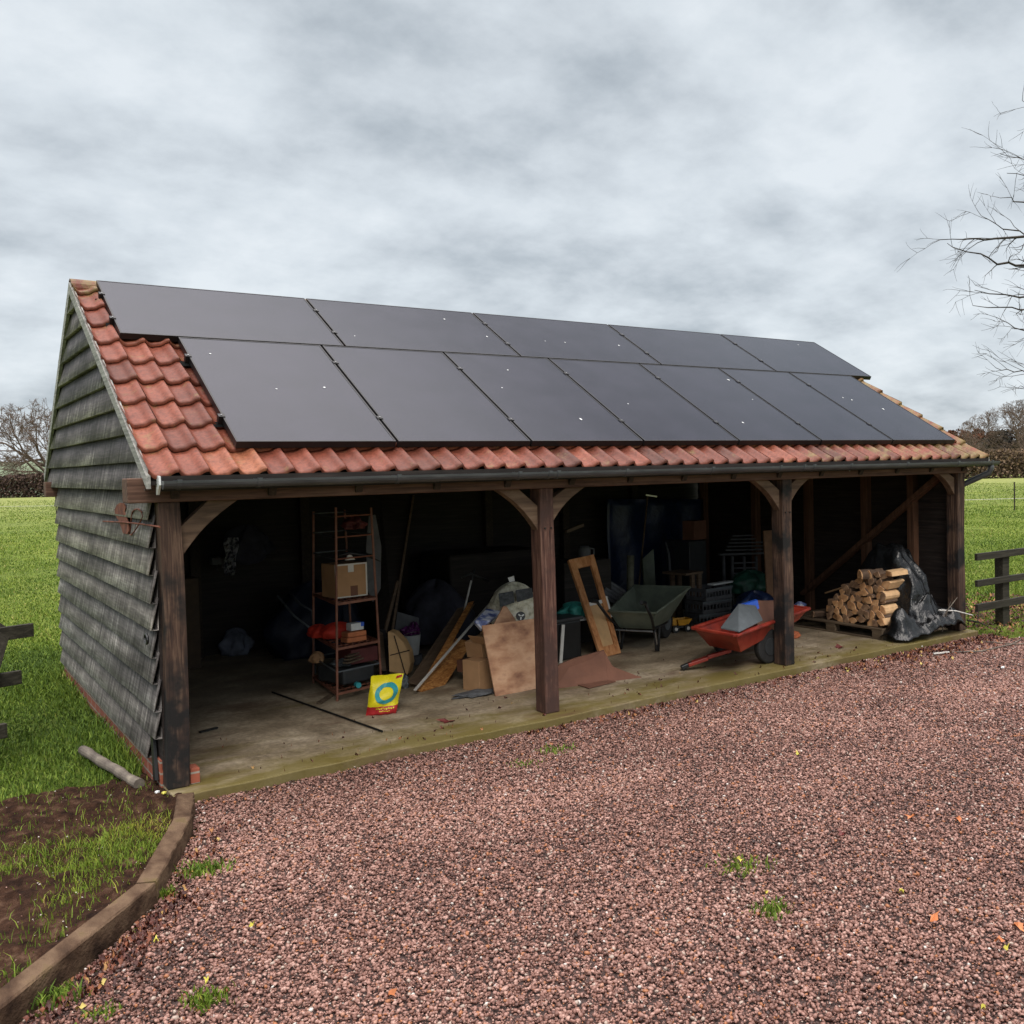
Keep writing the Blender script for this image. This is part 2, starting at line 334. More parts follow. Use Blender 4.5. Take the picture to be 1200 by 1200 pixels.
def np_mesh(name, V, F, mat, attrs=None, parent=None, loc=(0, 0, 0), smooth=False):
    """F: (n,k) array of equal polygons"""
    me = bpy.data.meshes.new(name); V = np.asarray(V, float); F = np.asarray(F)
    org = np.array(ORG[parent.name] if parent is not None else loc)
    me.vertices.add(len(V)); me.vertices.foreach_set('co', (V-org).astype(np.float32).ravel())
    n, k = F.shape; me.loops.add(n*k); me.loops.foreach_set('vertex_index', F.astype(np.int32).ravel())
    me.polygons.add(n); me.polygons.foreach_set('loop_start', np.arange(0, n*k, k, dtype=np.int32))
    if smooth: me.polygons.foreach_set('use_smooth', np.ones(n, bool))
    me.update(calc_edges=True)
    for an, (dom, arr) in (attrs or {}).items():
        a = me.attributes.new(an, 'FLOAT', dom); a.data.foreach_set('value', np.asarray(arr, np.float32))
    me.materials.append(mat); o = bpy.data.objects.new(name, me); return link(o, parent, loc)
def vnoise(x, y, s, seed=0):
    """smooth value noise"""
    g = np.random.default_rng(seed).random((64, 64))
    x = np.asarray(x)*s; y = np.asarray(y)*s
    xi = np.floor(x).astype(int); yi = np.floor(y).astype(int); fx = x-xi; fy = y-yi
    fx = fx*fx*(3-2*fx); fy = fy*fy*(3-2*fy); h = lambda a, b: g[a % 64, b % 64]
    return (h(xi, yi)*(1-fx)+h(xi+1, yi)*fx)*(1-fy)+(h(xi, yi+1)*(1-fx)+h(xi+1, yi+1)*fx)*fy
def fbm(x, y, s, o=4, seed=0):
    return sum(vnoise(x, y, s*2**k, seed+k)*.5**k for k in range(o))/sum(.5**k for k in range(o))

# ------------------------------------------------------------------ world and sun
SUN_EL, SUN_AZ = R(44), R(205)     # azimuth of the sun measured clockwise from +y: in front of the shed, slightly left
w = bpy.data.worlds.new('World'); S.world = w; w.use_nodes = True
n, l = w.node_tree.nodes, w.node_tree.links; n.clear()
out = n.new('ShaderNodeOutputWorld'); bg = n.new('ShaderNodeBackground')
sky = n.new('ShaderNodeTexSky'); sky.sky_type = 'NISHITA'; sky.sun_disc = False; sky.sun_elevation = SUN_EL; sky.sun_rotation = SUN_AZ
tc = n.new('ShaderNodeTexCoord'); sp = n.new('ShaderNodeSeparateXYZ'); l.new(tc.outputs['Generated'], sp.inputs[0])
mx = n.new('ShaderNodeMath'); mx.operation = 'MAXIMUM'; mx.inputs[1].default_value = 0; l.new(sp.outputs[2], mx.inputs[0])
za = n.new('ShaderNodeMath'); za.operation = 'ADD'; za.inputs[1].default_value = .30; l.new(mx.outputs[0], za.inputs[0])
cm = n.new('ShaderNodeCombineXYZ')
for k in (0, 1):
    d = n.new('ShaderNodeMath'); d.operation = 'DIVIDE'; l.new(sp.outputs[k], d.inputs[0]); l.new(za.outputs[0], d.inputs[1]); l.new(d.outputs[0], cm.inputs[k])
def wn(s, det, ro, off, dist=.2):
    mp = n.new('ShaderNodeMapping'); mp.inputs['Location'].default_value = off; l.new(cm.outputs[0], mp.inputs[0])
    t = n.new('ShaderNodeTexNoise'); t.inputs['Scale'].default_value = s; t.inputs['Detail'].default_value = det; t.inputs['Roughness'].default_value = ro; t.inputs['Distortion'].default_value = dist
    l.new(mp.outputs[0], t.inputs[0]); return t.outputs['Fac']
n1 = wn(4.0, 12, .57, (3.1, 7.7, 0), .05); n2 = wn(1.5, 4, .5, (1.3, 2.2, 5), 0)
av = n.new('ShaderNodeMath'); av.operation = 'MULTIPLY_ADD'; av.inputs[1].default_value = .55; l.new(n2, av.inputs[0])
hv = n.new('ShaderNodeMath'); hv.operation = 'MULTIPLY'; hv.inputs[1].default_value = .62; l.new(n1, hv.inputs[0]); l.new(hv.outputs[0], av.inputs[2])
cr = ramp(n, l, av.outputs[0], [(.37, (.40, .45, .50)), (.45, (.50, .555, .605)), (.52, (.61, .665, .715)), (.59, (.70, .76, .81)), (.68, (.80, .855, .90))])
# the overcast vault is brighter overhead than at the horizon
br = n.new('ShaderNodeMapRange'); br.inputs[1].default_value = .68; br.inputs[2].default_value = 1; br.inputs[3].default_value = 1; br.inputs[4].default_value = 8.5
l.new(sp.outputs[2], br.inputs[0])
zt_ = n.new('ShaderNodeMapRange'); zt_.inputs[1].default_value = .55; zt_.inputs[2].default_value = .8; l.new(sp.outputs[2], zt_.inputs[0])
zc_ = mix(n, l, zt_.outputs[0], cr.outputs[0], (.745, .70, .685))      # warm grey added overhead, out of view, to warm the light
vm = n.new('ShaderNodeVectorMath'); vm.operation = 'SCALE'; l.new(zc_, vm.inputs[0]); l.new(br.outputs[0], vm.inputs[3])
sk = n.new('ShaderNodeVectorMath'); sk.operation = 'SCALE'; sk.inputs[3].default_value = .08; l.new(sky.outputs[0], sk.inputs[0])
mm = n.new('ShaderNodeMix'); mm.data_type = 'RGBA'; mm.inputs[0].default_value = .92
l.new(sk.outputs[0], mm.inputs[6]); l.new(vm.outputs[0], mm.inputs[7])
l.new(mm.outputs[2], bg.inputs[0]); bg.inputs[1].default_value = 1; l.new(bg.outputs[0], out.inputs[0])
sd = bpy.data.lights.new('sun', 'SUN'); sd.energy = 1.3; sd.angle = R(25); sd.color = (1, .93, .84)
so = bpy.data.objects.new('sun', sd); COL.objects.link(so)
sdir = Vector((sin(SUN_AZ)*cos(SUN_EL), cos(SUN_AZ)*cos(SUN_EL), sin(SUN_EL))); so.rotation_euler = sdir.to_track_quat('Z', 'Y').to_euler()
S.view_settings.view_transform = 'Standard'; S.view_settings.look = 'None'; S.view_settings.exposure = .06; S.view_settings.gamma = 1
S.cycles.use_denoising = True


# ------------------------------------------------------------------ ground
GZ = -.075
edge = [tuple(U(*q, z=.03)[:2]) for q in [(228, 928), (225, 956), (184, 1033), (117, 1092), (0, 1185)]]     # right edge of the sleepers
# extend the last sleeper on behind the camera's view
e1, e0 = np.array(edge[-1]), np.array(edge[-2]); edge.append(tuple(e1+(e1-e0)/np.linalg.norm(e1-e0)*2.2))
EX = np.array(edge)
def left_x(y):   # sleeper edge as x(y)
    o = np.argsort(EX[:, 1]); return np.interp(y, EX[o, 1], EX[o, 0])
def in_gravel(x, y):
    return ((x > left_x(y)) & (y < -.13) & (x < 8.75)) | ((x >= 8.75) & (y < -.42-.35*(x-8.75)))
def field_z(x, y):
    d = np.hypot(x, y)
    z = -.03+.05*(fbm(x, y, .35, 3, 5)-.5)*np.clip(d/12, .3, 1)
    z = np.where(in_gravel(x, y), -.16, z)
    sl = (x < left_x(np.minimum(y, 0)))&(y < .55+.0*x)&(x < .05)
    z = np.where(sl, -.10, z)
    z = np.where((x > -.03) & (x < 8.62) & (y > -.13) & (y < 4.7), -.2, z)
    hill = np.clip((d-135)/330, 0, 1); z = z+9.0*hill*hill*(3-2*hill)
    return z
def axisl(a, b, step, far):
    c = list(np.arange(a, b+1e-6, step)); s = step
    lo, hi = [], []
    x = a
    while x > -far: s *= 1.25; x -= s; lo.append(x)
    s = step; x = b
    while x < far: s *= 1.25; x += s; hi.append(x)
    return np.array(lo[::-1]+c+hi)
gx, gy = axisl(-4, 12, .09, 1800), axisl(-5, 8, .09, 1800)
X, Y = np.meshgrid(gx, gy, indexing='ij'); Z = field_z(X, Y); nx, ny = X.shape
V = np.stack([X, Y, Z], -1).reshape(-1, 3); I = np.arange(nx*ny).reshape(nx, ny)
F = np.stack([I[:-1, :-1], I[1:, :-1], I[1:, 1:], I[:-1, 1:]], -1).reshape(-1, 4)
tag(np_mesh('field', V, F, FIELD, smooth=True), kind='structure')
# gravel sheet
gx, gy = np.arange(-3.2, 16, .1), np.arange(-6.2, .2, .08)
X, Y = np.meshgrid(gx, gy, indexing='ij')
def grav_z(x, y): return GZ+.018*(fbm(x, y, 1.1, 3, 21)-.5)+.02*np.clip((y+.5)*2, 0, 1)
Z = grav_z(X, Y)-.012; nx, ny = X.shape
V = np.stack([X, Y, Z], -1).reshape(-1, 3); I = np.arange(nx*ny).reshape(nx, ny)
F = np.stack([I[:-1, :-1], I[1:, :-1], I[1:, 1:], I[:-1, 1:]], -1).reshape(-1, 4)
ctr = V[F].mean(1); keep = in_gravel(ctr[:, 0]-.04, ctr[:, 1]) & (ctr[:, 1] < -.14)
tag(np_mesh('gravel_ground', V, F[keep], GRAVB, smooth=True), kind='structure')
# gravel stones
import bmesh
def stone_template(k):
    r = np.random.default_rng(k); bm = bmesh.new(); bmesh.ops.create_icosphere(bm, subdivisions=1, radius=1)
    v = np.array([q.co[:] for q in bm.verts]); f = np.array([[q.index for q in p.verts] for p in bm.faces]); bm.free()
    v = v*(1+.38*(r.random((len(v), 1))-.5)); v *= np.array([1, .55+.35*r.random(), .4+.35*r.random()]); return v, f
T = [stone_template(k) for k in range(8)]
def scatter_stones(name, P, size, tcv):
    VV, FF, CC = [], [], []; off = 0; which = rng.integers(0, 8, len(P))
    for k in range(8):
        tv, tf = T[k]; idx = np.where(which == k)[0]; m = len(idx)
        if not m: continue
        q = rng.normal(size=(m, 4)); q /= np.linalg.norm(q, axis=1)[:, None]; a, b, c, d = q.T
        Rm = np.stack([np.stack([1-2*(c*c+d*d), 2*(b*c-a*d), 2*(b*d+a*c)], -1), np.stack([2*(b*c+a*d), 1-2*(b*b+d*d), 2*(c*d-a*b)], -1), np.stack([2*(b*d-a*c), 2*(c*d+a*b), 1-2*(b*b+c*c)], -1)], 1)
        v = np.einsum('nij,vj->nvi', Rm, tv)*size[idx][:, None, None]; v[:, :, 2] *= .8; v += P[idx][:, None, :]
        VV.append(v.reshape(-1, 3)); FF.append((tf[None]+(off+np.arange(m)*len(tv))[:, None, None]).reshape(-1, 3)); CC.append(np.repeat(tcv[idx], len(tf))); off += m*len(tv)
    return np_mesh(name, np.concatenate(VV), np.concatenate(FF), GRAVEL, {'tc': ('FACE', np.concatenate(CC))})
N = 760000
x = rng.uniform(-2.6, 13.5, N); y = rng.uniform(-5.2, -.10, N)
u, v = pj(np.stack([x, y, np.full(N, GZ)], -1)); dist = np.hypot(x-CX, y-CY)
keep = in_gravel(x, y) & (u > -160) & (u < 1330) & (v < 1420)
keep &= rng.random(N) < np.clip(1.25-dist/16, .45, 1)
x, y = x[keep], y[keep]; dist = dist[keep]
sz = (.0040+.0105*rng.random(len(x))**1.9)*(1+np.clip(dist-6, 0, 8)*.05)*np.where(rng.random(len(x)) < .02, 1.5, 1)
z = grav_z(x, y)+rng.uniform(-.006, .007, len(x))
patch = .5*fbm(x, y, 1.3, 4, 31)+.5*fbm(x*.5+y*.2, y*1.6, .55, 3, 35)
tcv = np.clip(rng.beta(1.5, 1.7, len(x))*.88+.75*(patch-.5), 0, .9); r_ = rng.random(len(x))
tcv = np.where(r_ < .006, .99, np.where(r_ < .04, .93, np.where(r_ < .07, .96, tcv)))
tag(scatter_stones('gravel', np.stack([x, y, z], -1), sz, tcv), kind='stuff')

# concrete slab
fe = [(.0, -.13), (.12, -.15), (1.26, -.126), (2.8, -.15), (4.0, -.11), (6.6, -.10), (8.44, -.12), (8.62, -.12)]
fe = [(x, y+random.uniform(-.012, .012)) for x0, x1, (xa, ya), (xb, yb) in [(0, 0, a, b) for a, b in zip(fe, fe[1:])] for t in np.linspace(0, 1, 9)[:-1] for x, y in [(xa+(xb-xa)*t, ya+(yb-ya)*t)]]+[fe[-1]]
out = [(x, y, 0) for x, y in fe]+[(8.62, 4.72, 0), (0, 4.72, 0)]
tag(MB().poly(out, (0, 0, -.18)).build('concrete_floor', CONC, bev=.012), kind='structure')

# ------------------------------------------------------------------ the shed
PW, PD, PH = .13, .155, 1.82
RY, RZ, SL = 2.75, 3.62, .572           # ridge line and front slope
X0, X1 = -.075, 8.87
BY, BZ = 5.0, 2.02                      # back eaves
def roof_z(y): return RZ-SL*(RY-y) if y <= RY else RZ-(RZ-BZ)*(y-RY)/(BY-RY)
shed = thing('cart_shed', 'open fronted timber cart shed with weatherboard walls and red clay tiled roof', 'shed', (0, 0, 0))
posts = [0.0, 2.812, 5.570, 8.427]
for i, px in enumerate(posts):
    m = MB()
    n_ = 14
    for k in range(n_):     # slightly bowed and uneven oak
        pass
    vs = []; 
    for k in range(n_+1):
        t = k/n_; z = PH*t; bx = (.018*sin(pi*t) if i == 0 else .006*sin(5*t+i)); by = .004*sin(7*t+i)
        g = 1+.02*sin(9*t+i*2)
        vs += [(px+bx, by, z), (px+bx+PW*g, by, z), (px+bx+PW*g, by+PD, z), (px+bx, by+PD, z)]
    fs = [(4*k+a, 4*k+(a+1) % 4, 4*k+4+(a+1) % 4, 4*k+4+a) for k in range(n_) for a in range(4)]+[(0, 3, 2, 1), (4*n_, 4*n_+1, 4*n_+2, 4*n_+3)]
    m.add(vs, fs)
    o = m.build('post', POSTR if i == 1 else POSTW, shed, bev=.008)
    o['label'] = ['blackened corner post at the left end', 'reddish brown middle post', 'grey brown middle post beside the red trailer', 'grey corner post at the right end'][i]
    if i in (1, 2):
        for dx in (.035, .095): MB().disc((px+dx, -.002, 1.50), (0, 1, 0), .007, .012, 10).build('peg', BLACK, o)
# arch braces
def brace(px, side, sp, dr, y=.045):
    th = .085
    x0 = px+PW if side > 0 else px
    f = lambda dx, z: (x0+side*dx, y, z)
    inner = []
    for k in range(9):
        t = k/8; ax = sp*t; az = PH-dr+dr*t
        bow = .035*sin(pi*t); inner.append((ax-bow*.6, az+bow*.6))
    outer = [(sp-.19, PH), (0, PH-dr+.20)]
    pts = [f(a, b) for a, b in inner]+[f(a, b) for a, b in outer]
    MB().poly(pts, (0, th, 0)).build('arch_brace', BRACE, shed, bev=.005)
brace(posts[0], 1, .37, .37); brace(posts[1], -1, .36, .34); brace(posts[1], 1, .34, .29)
brace(posts[2], -1, .34, .30); brace(posts[2], 1, .30, .27); brace(posts[3], -1, .30, .25)
# wall plates
MB().box(-.17, 8.60, -.012, .16, PH, 1.975).build('front_beam', BEAM, shed, bev=.008)
for k in range(16): MB().disc((.35+k*.52+random.uniform(-.08, .08), -.014, 1.90+random.uniform(-.01, .02)), (0, 1, 0), .011, .01, 8).build('bolt', GALV, shed)
MB().box(-.12, 8.6, 4.55, 4.72, 1.80, 1.95).build('back_beam', BEAM, shed, bev=.008)
# back wall, right wall, inner framing
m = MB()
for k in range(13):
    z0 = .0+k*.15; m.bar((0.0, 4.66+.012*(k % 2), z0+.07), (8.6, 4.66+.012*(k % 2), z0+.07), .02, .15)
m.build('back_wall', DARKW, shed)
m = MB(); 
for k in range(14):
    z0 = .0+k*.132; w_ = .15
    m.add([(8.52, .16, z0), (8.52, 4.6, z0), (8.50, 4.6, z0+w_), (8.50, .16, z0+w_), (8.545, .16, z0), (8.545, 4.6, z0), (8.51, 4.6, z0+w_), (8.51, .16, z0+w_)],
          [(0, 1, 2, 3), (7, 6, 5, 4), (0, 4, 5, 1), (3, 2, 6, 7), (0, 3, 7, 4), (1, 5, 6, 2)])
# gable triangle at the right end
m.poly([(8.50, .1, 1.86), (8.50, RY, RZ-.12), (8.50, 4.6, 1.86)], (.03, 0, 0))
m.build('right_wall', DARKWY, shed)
for y in (.64, 1.34, 2.3, 3.3, 4.4):
    MB().box(8.40, 8.50, y-.045, y+.045, 0, 1.9).build('stud', INNER, shed)
MB().bar((8.385, 2.35, .22), (8.385, .19, 1.80), .05, .13, (1, 0, 0)).build('brace', INNER, shed)
for x in (1.2, 2.4, 3.6, 4.8, 6.0, 7.2): MB().box(x, x+.1, 4.54, 4.64, 0, 1.85).build('stud', RAFT, shed)
for x in (2.85, 5.6): MB().box(x, x+.11, .16, 4.56, 1.83, 1.99).build('tie_beam', RAFT, shed)
for x in np.arange(.1, 8.7, .6):
    m = MB(); m.bar((x, -.05, roof_z(-.05)-.13), (x, RY, RZ-.13), .05, .11); m.bar((x, RY, RZ-.13), (x, BY-.05, roof_z(BY-.05)-.13), .05, .11); m.build('rafter', RAFT, shed)

# left wall weatherboards (each board a tapered plank with a wavy lower edge)
def boards(name, rows, xo, parent, seed, mat=WB):
    r = np.random.default_rng(seed); Vv, Ff, bv, bi = [], [], [], []; off = 0
    for (ya, yb, z0, h, top) in rows:      # top: function giving the limits of y at height
        n = 46; t = np.linspace(0, 1, n); idn = r.random(); tilt = r.uniform(-.008, .008)
        yb_, ya_ = yb, ya
        y = ya_+(yb_-ya_)*t
        wav = .006*(fbm(y, y*0+seed+z0*9, 1.6, 3, seed)-.5)+tilt*(t-.5)
        zb = z0+wav; prof = [(xo-.044, 0.0), (xo-.049, .012), (xo-.008, 1.0), (xo+.004, 1.0), (xo-.004, 0.0)]
        warp = .006*(vnoise(y, y*0+z0*5, 2.2, seed+3)-.5)
        for (xx, s_) in prof:
            if top: 
                yl, yr = top(z0+h*s_); yy = np.clip(y, yl, yr)
            else: yy = y
            Vv.append(np.stack([np.full(n, xx)+warp, yy, zb*(1-s_)+(z0+h)*s_], -1)); bv.append(np.full(n, s_)); bi.append(np.full(n, idn))
        I = off+np.arange(5*n).reshape(5, n)
        for a in range(5):
            b = (a+1) % 5; Ff.append(np.stack([I[a, :-1], I[a, 1:], I[b, 1:], I[b, :-1]], -1))
        for k in (0, n-1):
            Ff.append(np.array([[I[0, k], I[1, k], I[2, k], I[3, k]], [I[0, k], I[3, k], I[4, k], I[4, k]]])[:1])
        off += 5*n
    return np_mesh(name, np.concatenate(Vv), np.concatenate(Ff), mat, {'bv': ('POINT', np.concatenate(bv)), 'bi': ('POINT', np.concatenate(bi))}, parent)
rows = []; rr = random.Random(3)
zz = .135; tops = 10
for k in range(10):
    y0 = .10+rr.uniform(-.03, .02)
    if k == 0: y0 = .36
    rows.append((y0, 4.62, zz, .205, None)); zz += .1745
boards('left_wall', rows, .0, shed, 5)
MB().box(.0, .02, .1, 4.6, .10, 1.9).build('wall_lining', DARKWY, shed)
rows = []; zz = 1.895
while zz < 3.5:
    def top(z):
        yl = RY-(RZ-.03-z)/SL; yr = RY+(RZ-.03-z)*(BY-RY)/(RZ-BZ)
        return (min(yl+.03, RY-.01), max(yr-.05, RY+.01))
    rows.append((-.02, 4.98, zz, .22, top)); zz += .187
boards('gable_wall', rows, -.028, shed, 9, WBG)
MB().poly([(-.018, .12, 1.9), (-.018, RY, RZ-.1), (-.018, 4.85, 1.9)], (.02, 0, 0)).build('gable_lining', DARKWY, shed)
# brick plinth
def brick_mat():
    m, n, l, b = nt('plinth_brick')
    tc = n.new('ShaderNodeTexCoord'); mp = n.new('ShaderNodeMapping'); mp.inputs['Rotation'].default_value = (pi/2, 0, pi/2)
    bt = n.new('ShaderNodeTexBrick'); bt.inputs['Scale'].default_value = 4.4; bt.inputs['Color1'].default_value = (.36, .10, .055, 1); bt.inputs['Color2'].default_value = (.26, .075, .045, 1)
    bt.inputs['Mortar'].default_value = (.33, .30, .25, 1); bt.inputs['Mortar Size'].default_value = .03; bt.inputs['Brick Width'].default_value = .95; bt.inputs['Row Height'].default_value = .32
    cmb = n.new('ShaderNodeCombineXYZ'); sx = n.new('ShaderNodeSeparateXYZ'); l.new(tc.outputs['Object'], sx.inputs[0]); l.new(sx.outputs[1], cmb.inputs[0]); l.new(sx.outputs[2], cmb.inputs[1]); l.new(sx.outputs[0], cmb.inputs[2])
    l.new(cmb.outputs[0], bt.inputs[0])
    c = mix(n, l, .6, bt.outputs[0], ramp(n, l, noise(n, l, (1, 1, 1), 9, 5), [(.3, (.5, .5, .5)), (.7, (1, 1, 1))]).outputs[0], 'MULTIPLY')
    l.new(c, b.inputs['Base Color']); b.inputs['Roughness'].default_value = .9; bump(n, l, b, bt.outputs['Fac'], -.4, .01); return m
BRICK = brick_mat()
MB().box(-.012, .10, .14, 4.62, -.2, .16).build('brick_plinth', BRICK, shed, bev=.004)
MB().box(.142, .20, .03, .15, 0, .10).build('loose_brick_footing', BRICK, shed, bev=.005)
# bargeboards
for xa, xb in ((X0-.008, X0+.018), (X1-.02, X1+.005)):
    m = MB(); h = .08
    m.poly([(xa, -.12, roof_z(-.12)+.012), (xa, RY, RZ+.012), (xa, RY, RZ-h-.01), (xa, -.12, roof_z(-.12)-h+.01)], (xb-xa, 0, 0))
    m.poly([(xa, RY, RZ+.010), (xa, BY, BZ+.012), (xa, BY, BZ-h), (xa, RY, RZ-h-.012)], (xb-xa, 0, 0))
    m.build('bargeboard', BARGE, shed)
MB().poly([(-.02, -.075, 1.87), (-.02, -.075, 1.99), (-.02, -.16, 1.985), (-.02, -.17, 1.93), (-.02, -.11, 1.87)], (.012, 0, 0)).build('gutter_end_cap', WHITE, shed)
# soffit boarding under the tiles
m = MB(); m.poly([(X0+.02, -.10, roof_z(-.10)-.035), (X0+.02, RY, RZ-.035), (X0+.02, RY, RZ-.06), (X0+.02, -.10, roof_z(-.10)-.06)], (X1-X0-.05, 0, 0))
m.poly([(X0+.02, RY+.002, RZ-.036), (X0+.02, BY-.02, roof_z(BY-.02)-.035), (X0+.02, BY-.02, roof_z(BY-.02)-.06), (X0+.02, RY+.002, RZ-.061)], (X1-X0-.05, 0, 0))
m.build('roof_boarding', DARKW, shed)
# pantiles
def tiles(front):
    P = .178; G = .3445; nper = int((X1-X0)/P)+1
    uu = np.linspace(0, 1, 13)[:-1]
    def prof(u, odd):
        z = .020*np.cos(2*np.pi*(u-.90))
        z = z+.007*np.cos(4*np.pi*(u-.95))
        return z
    Vv, Ff, tcs = [], [], []; off = 0; r = np.random.default_rng(4)
    ncourse = 10
    cs = sqrt(1/(1+SL*SL)) if front else 1
    if front: L = (RY+.115)/cs; dy, dz = -cs, -SL*cs
    else:
        L = np.hypot(BY-RY, RZ-BZ); dy, dz = (BY-RY)/L, -(RZ-BZ)/L
        L += .03
    nvec = np.array([0, dz, -dy]) if not front else np.array([0, dz, -dy])
    nvec = np.array([0, -dz, dy]) if (not front) else nvec
    if nvec[2] < 0: nvec = -nvec
    butts = [L-G*k for k in range(ncourse)]
    for ci, b in enumerate(butts):
        top = max(b-G-.03, .02)
        if b < .08: break
        for t in range(nper):
            x_a = X0+t*P+r.uniform(-.002, .002); w_ = min(P, X1-x_a)
            if w_ < .03: continue
            k = 13; us = np.linspace(0, 1, k)*w_/P; xs = x_a+us*P; h = prof(us, t)
            lip = np.where(us < .06, .007, 0)+np.where((us > .93), .006, 0)
            jl, jt = r.uniform(-.006, .006), r.uniform(-.0025, .0025)
            rowsV = []
            for (s, hh) in ((top, -.010), (b+jl-.05, .018+jt), (b+jl, .022+jt), (b+jl, -.002+jt)):
                hv = h+hh+lip
                rowsV.append(np.stack([xs, np.full(k, RY+dy*s)+nvec[1]*hv, np.full(k, RZ+dz*s)+nvec[2]*hv], -1))
            Vv += rowsV; I = off+np.arange(4*k).reshape(4, k)
            f = np.stack([I[:-1, :-1], I[:-1, 1:], I[1:, 1:], I[1:, :-1]], -1).reshape(-1, 4); Ff.append(f)
            tcs.append(np.full(len(f), np.clip(r.normal(.42-.22*(ci == 0 and x_a > 1.0), .17), 0, 1))); off += 4*k  # lowest course coloured darker: the shade at the eaves is painted in
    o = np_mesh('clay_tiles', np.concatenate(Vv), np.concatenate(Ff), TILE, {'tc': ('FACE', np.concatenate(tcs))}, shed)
    return o
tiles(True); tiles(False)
# ridge tiles
m = MB(); nr = 21; step = (X1-X0)/nr
Vv = []
for k in range(nr):
    a, b = X0+k*step, X0+(k+1)*step+.012; r0 = .098
    pts = []
    for xx, rr_ in ((a, r0), (b, r0*.96)):
        for j in range(11):
            t = -pi*.08+pi*1.16*j/10; pts.append((xx, RY+rr_*1.05*cos(t), RZ-.055+rr_*sin(t)))
    for j in range(11):
        t = -pi*.08+pi*1.16*j/10; pts.append((a, RY+(r0-.016)*1.05*cos(t), RZ-.055+(r0-.016)*sin(t)))
    m.add(pts, [(j, j+1, 12+j, 11+j) for j in range(10)]+[(22+j, 23+j, j+1, j) for j in range(10)])
rt = m.build('ridge_tiles', TILE, shed)
a = rt.data.attributes.new('tc', 'FLOAT', 'FACE'); a.data.foreach_set('value', [(.15+.25*random.random()) for _ in range(len(rt.data.polygons))])
# gutter, brackets, downpipe
def gutter_z(x): return 1.955-.002*x*.3
m = MB(); gy0, gr = -.185, .052; k = 11
pts = []
for x in (X0+.07, X1+.04):
    for rr_ in (gr, gr-.004):
        for j in range(k):
            t = pi+pi*j/(k-1); pts.append((x, gy0+rr_*cos(t), gutter_z(x)+rr_*sin(t)))
fs = []
for j in range(k-1):
    fs += [(j, j+1, 2*k+j+1, 2*k+j), (k+j, 3*k+j, 3*k+j+1, k+j+1)]
fs += [(0, 2*k, 3*k, k), (k-1, 2*k-1, 4*k-1, 3*k-1)]
m.add(pts, fs)
for x in (X0+.07, X1+.04): m.add([(x, gy0+gr*cos(pi+pi*j/10), gutter_z(x)+gr*sin(pi+pi*j/10)) for j in range(11)], [tuple(range(11))])
g_ = m.build('gutter', GUT, shed, smooth=False)
for x in (.07, .55, 1.5, 2.48, 2.75, 2.83, 3.5, 4.45, 5.3, 5.62, 5.76, 6.3, 7.2, 8.1, 8.75):
    m = MB(); pts = []
    for xx in (x, x+.028):
        for rr_ in (gr+.004, gr+.0015):
            for j in range(k):
                t = pi*.97+pi*1.05*j/(k-1); pts.append((xx, gy0+rr_*cos(t), gutter_z(xx)+rr_*sin(t)))
    fs = []
    for j in range(k-1): fs += [(j, j+1, 2*k+j+1, 2*k+j)]
    fs += [(j, 2*k+j, 3*k+j, k+j) for j in (0, k-1)]+[(j, k+j, k+j+1, j+1) for j in range(k-1)]
    m.add(pts, fs); m.box(x, x+.028, gy0-gr-.004, gy0-gr+.012, 1.952, 1.962)
    m.build('gutter_bracket', GUT, g_)
MB().tube([(8.80, -.185, 1.93), (8.80, -.185, 1.86), (8.80, -.16, 1.815), (8.72, -.02, 1.74), (8.625, .10, 1.67), (8.61, .12, 1.62), (8.61, .12, -.05)], .034, 12).build('downpipe', GUT, shed, smooth=True)
# fascia behind gutter
MB().box(.0, 8.85, -.125, -.10, 1.89, 1.985).build('fascia', DARKW, shed)
# mounting rails
def onroof(x, s, h):      # s measured up the slope from the lower edge of the panels, h above the panel glass
    c, sn = cos(.5194), sin(.5194); return Vector((x, .1257+s*c-h*sn, 2.2049+s*sn+h*c))
for s_, xa, xb in ((.38, .46, 8.66), (1.40, .46, 8.66), (1.782+.30, .06, 9.04), (1.782+.82, .06, 9.04)):
    MB().bar(onroof(xa, s_, -.069), onroof(xb, s_, -.069), .04, .036).build('mounting_rail', FRAME, shed)

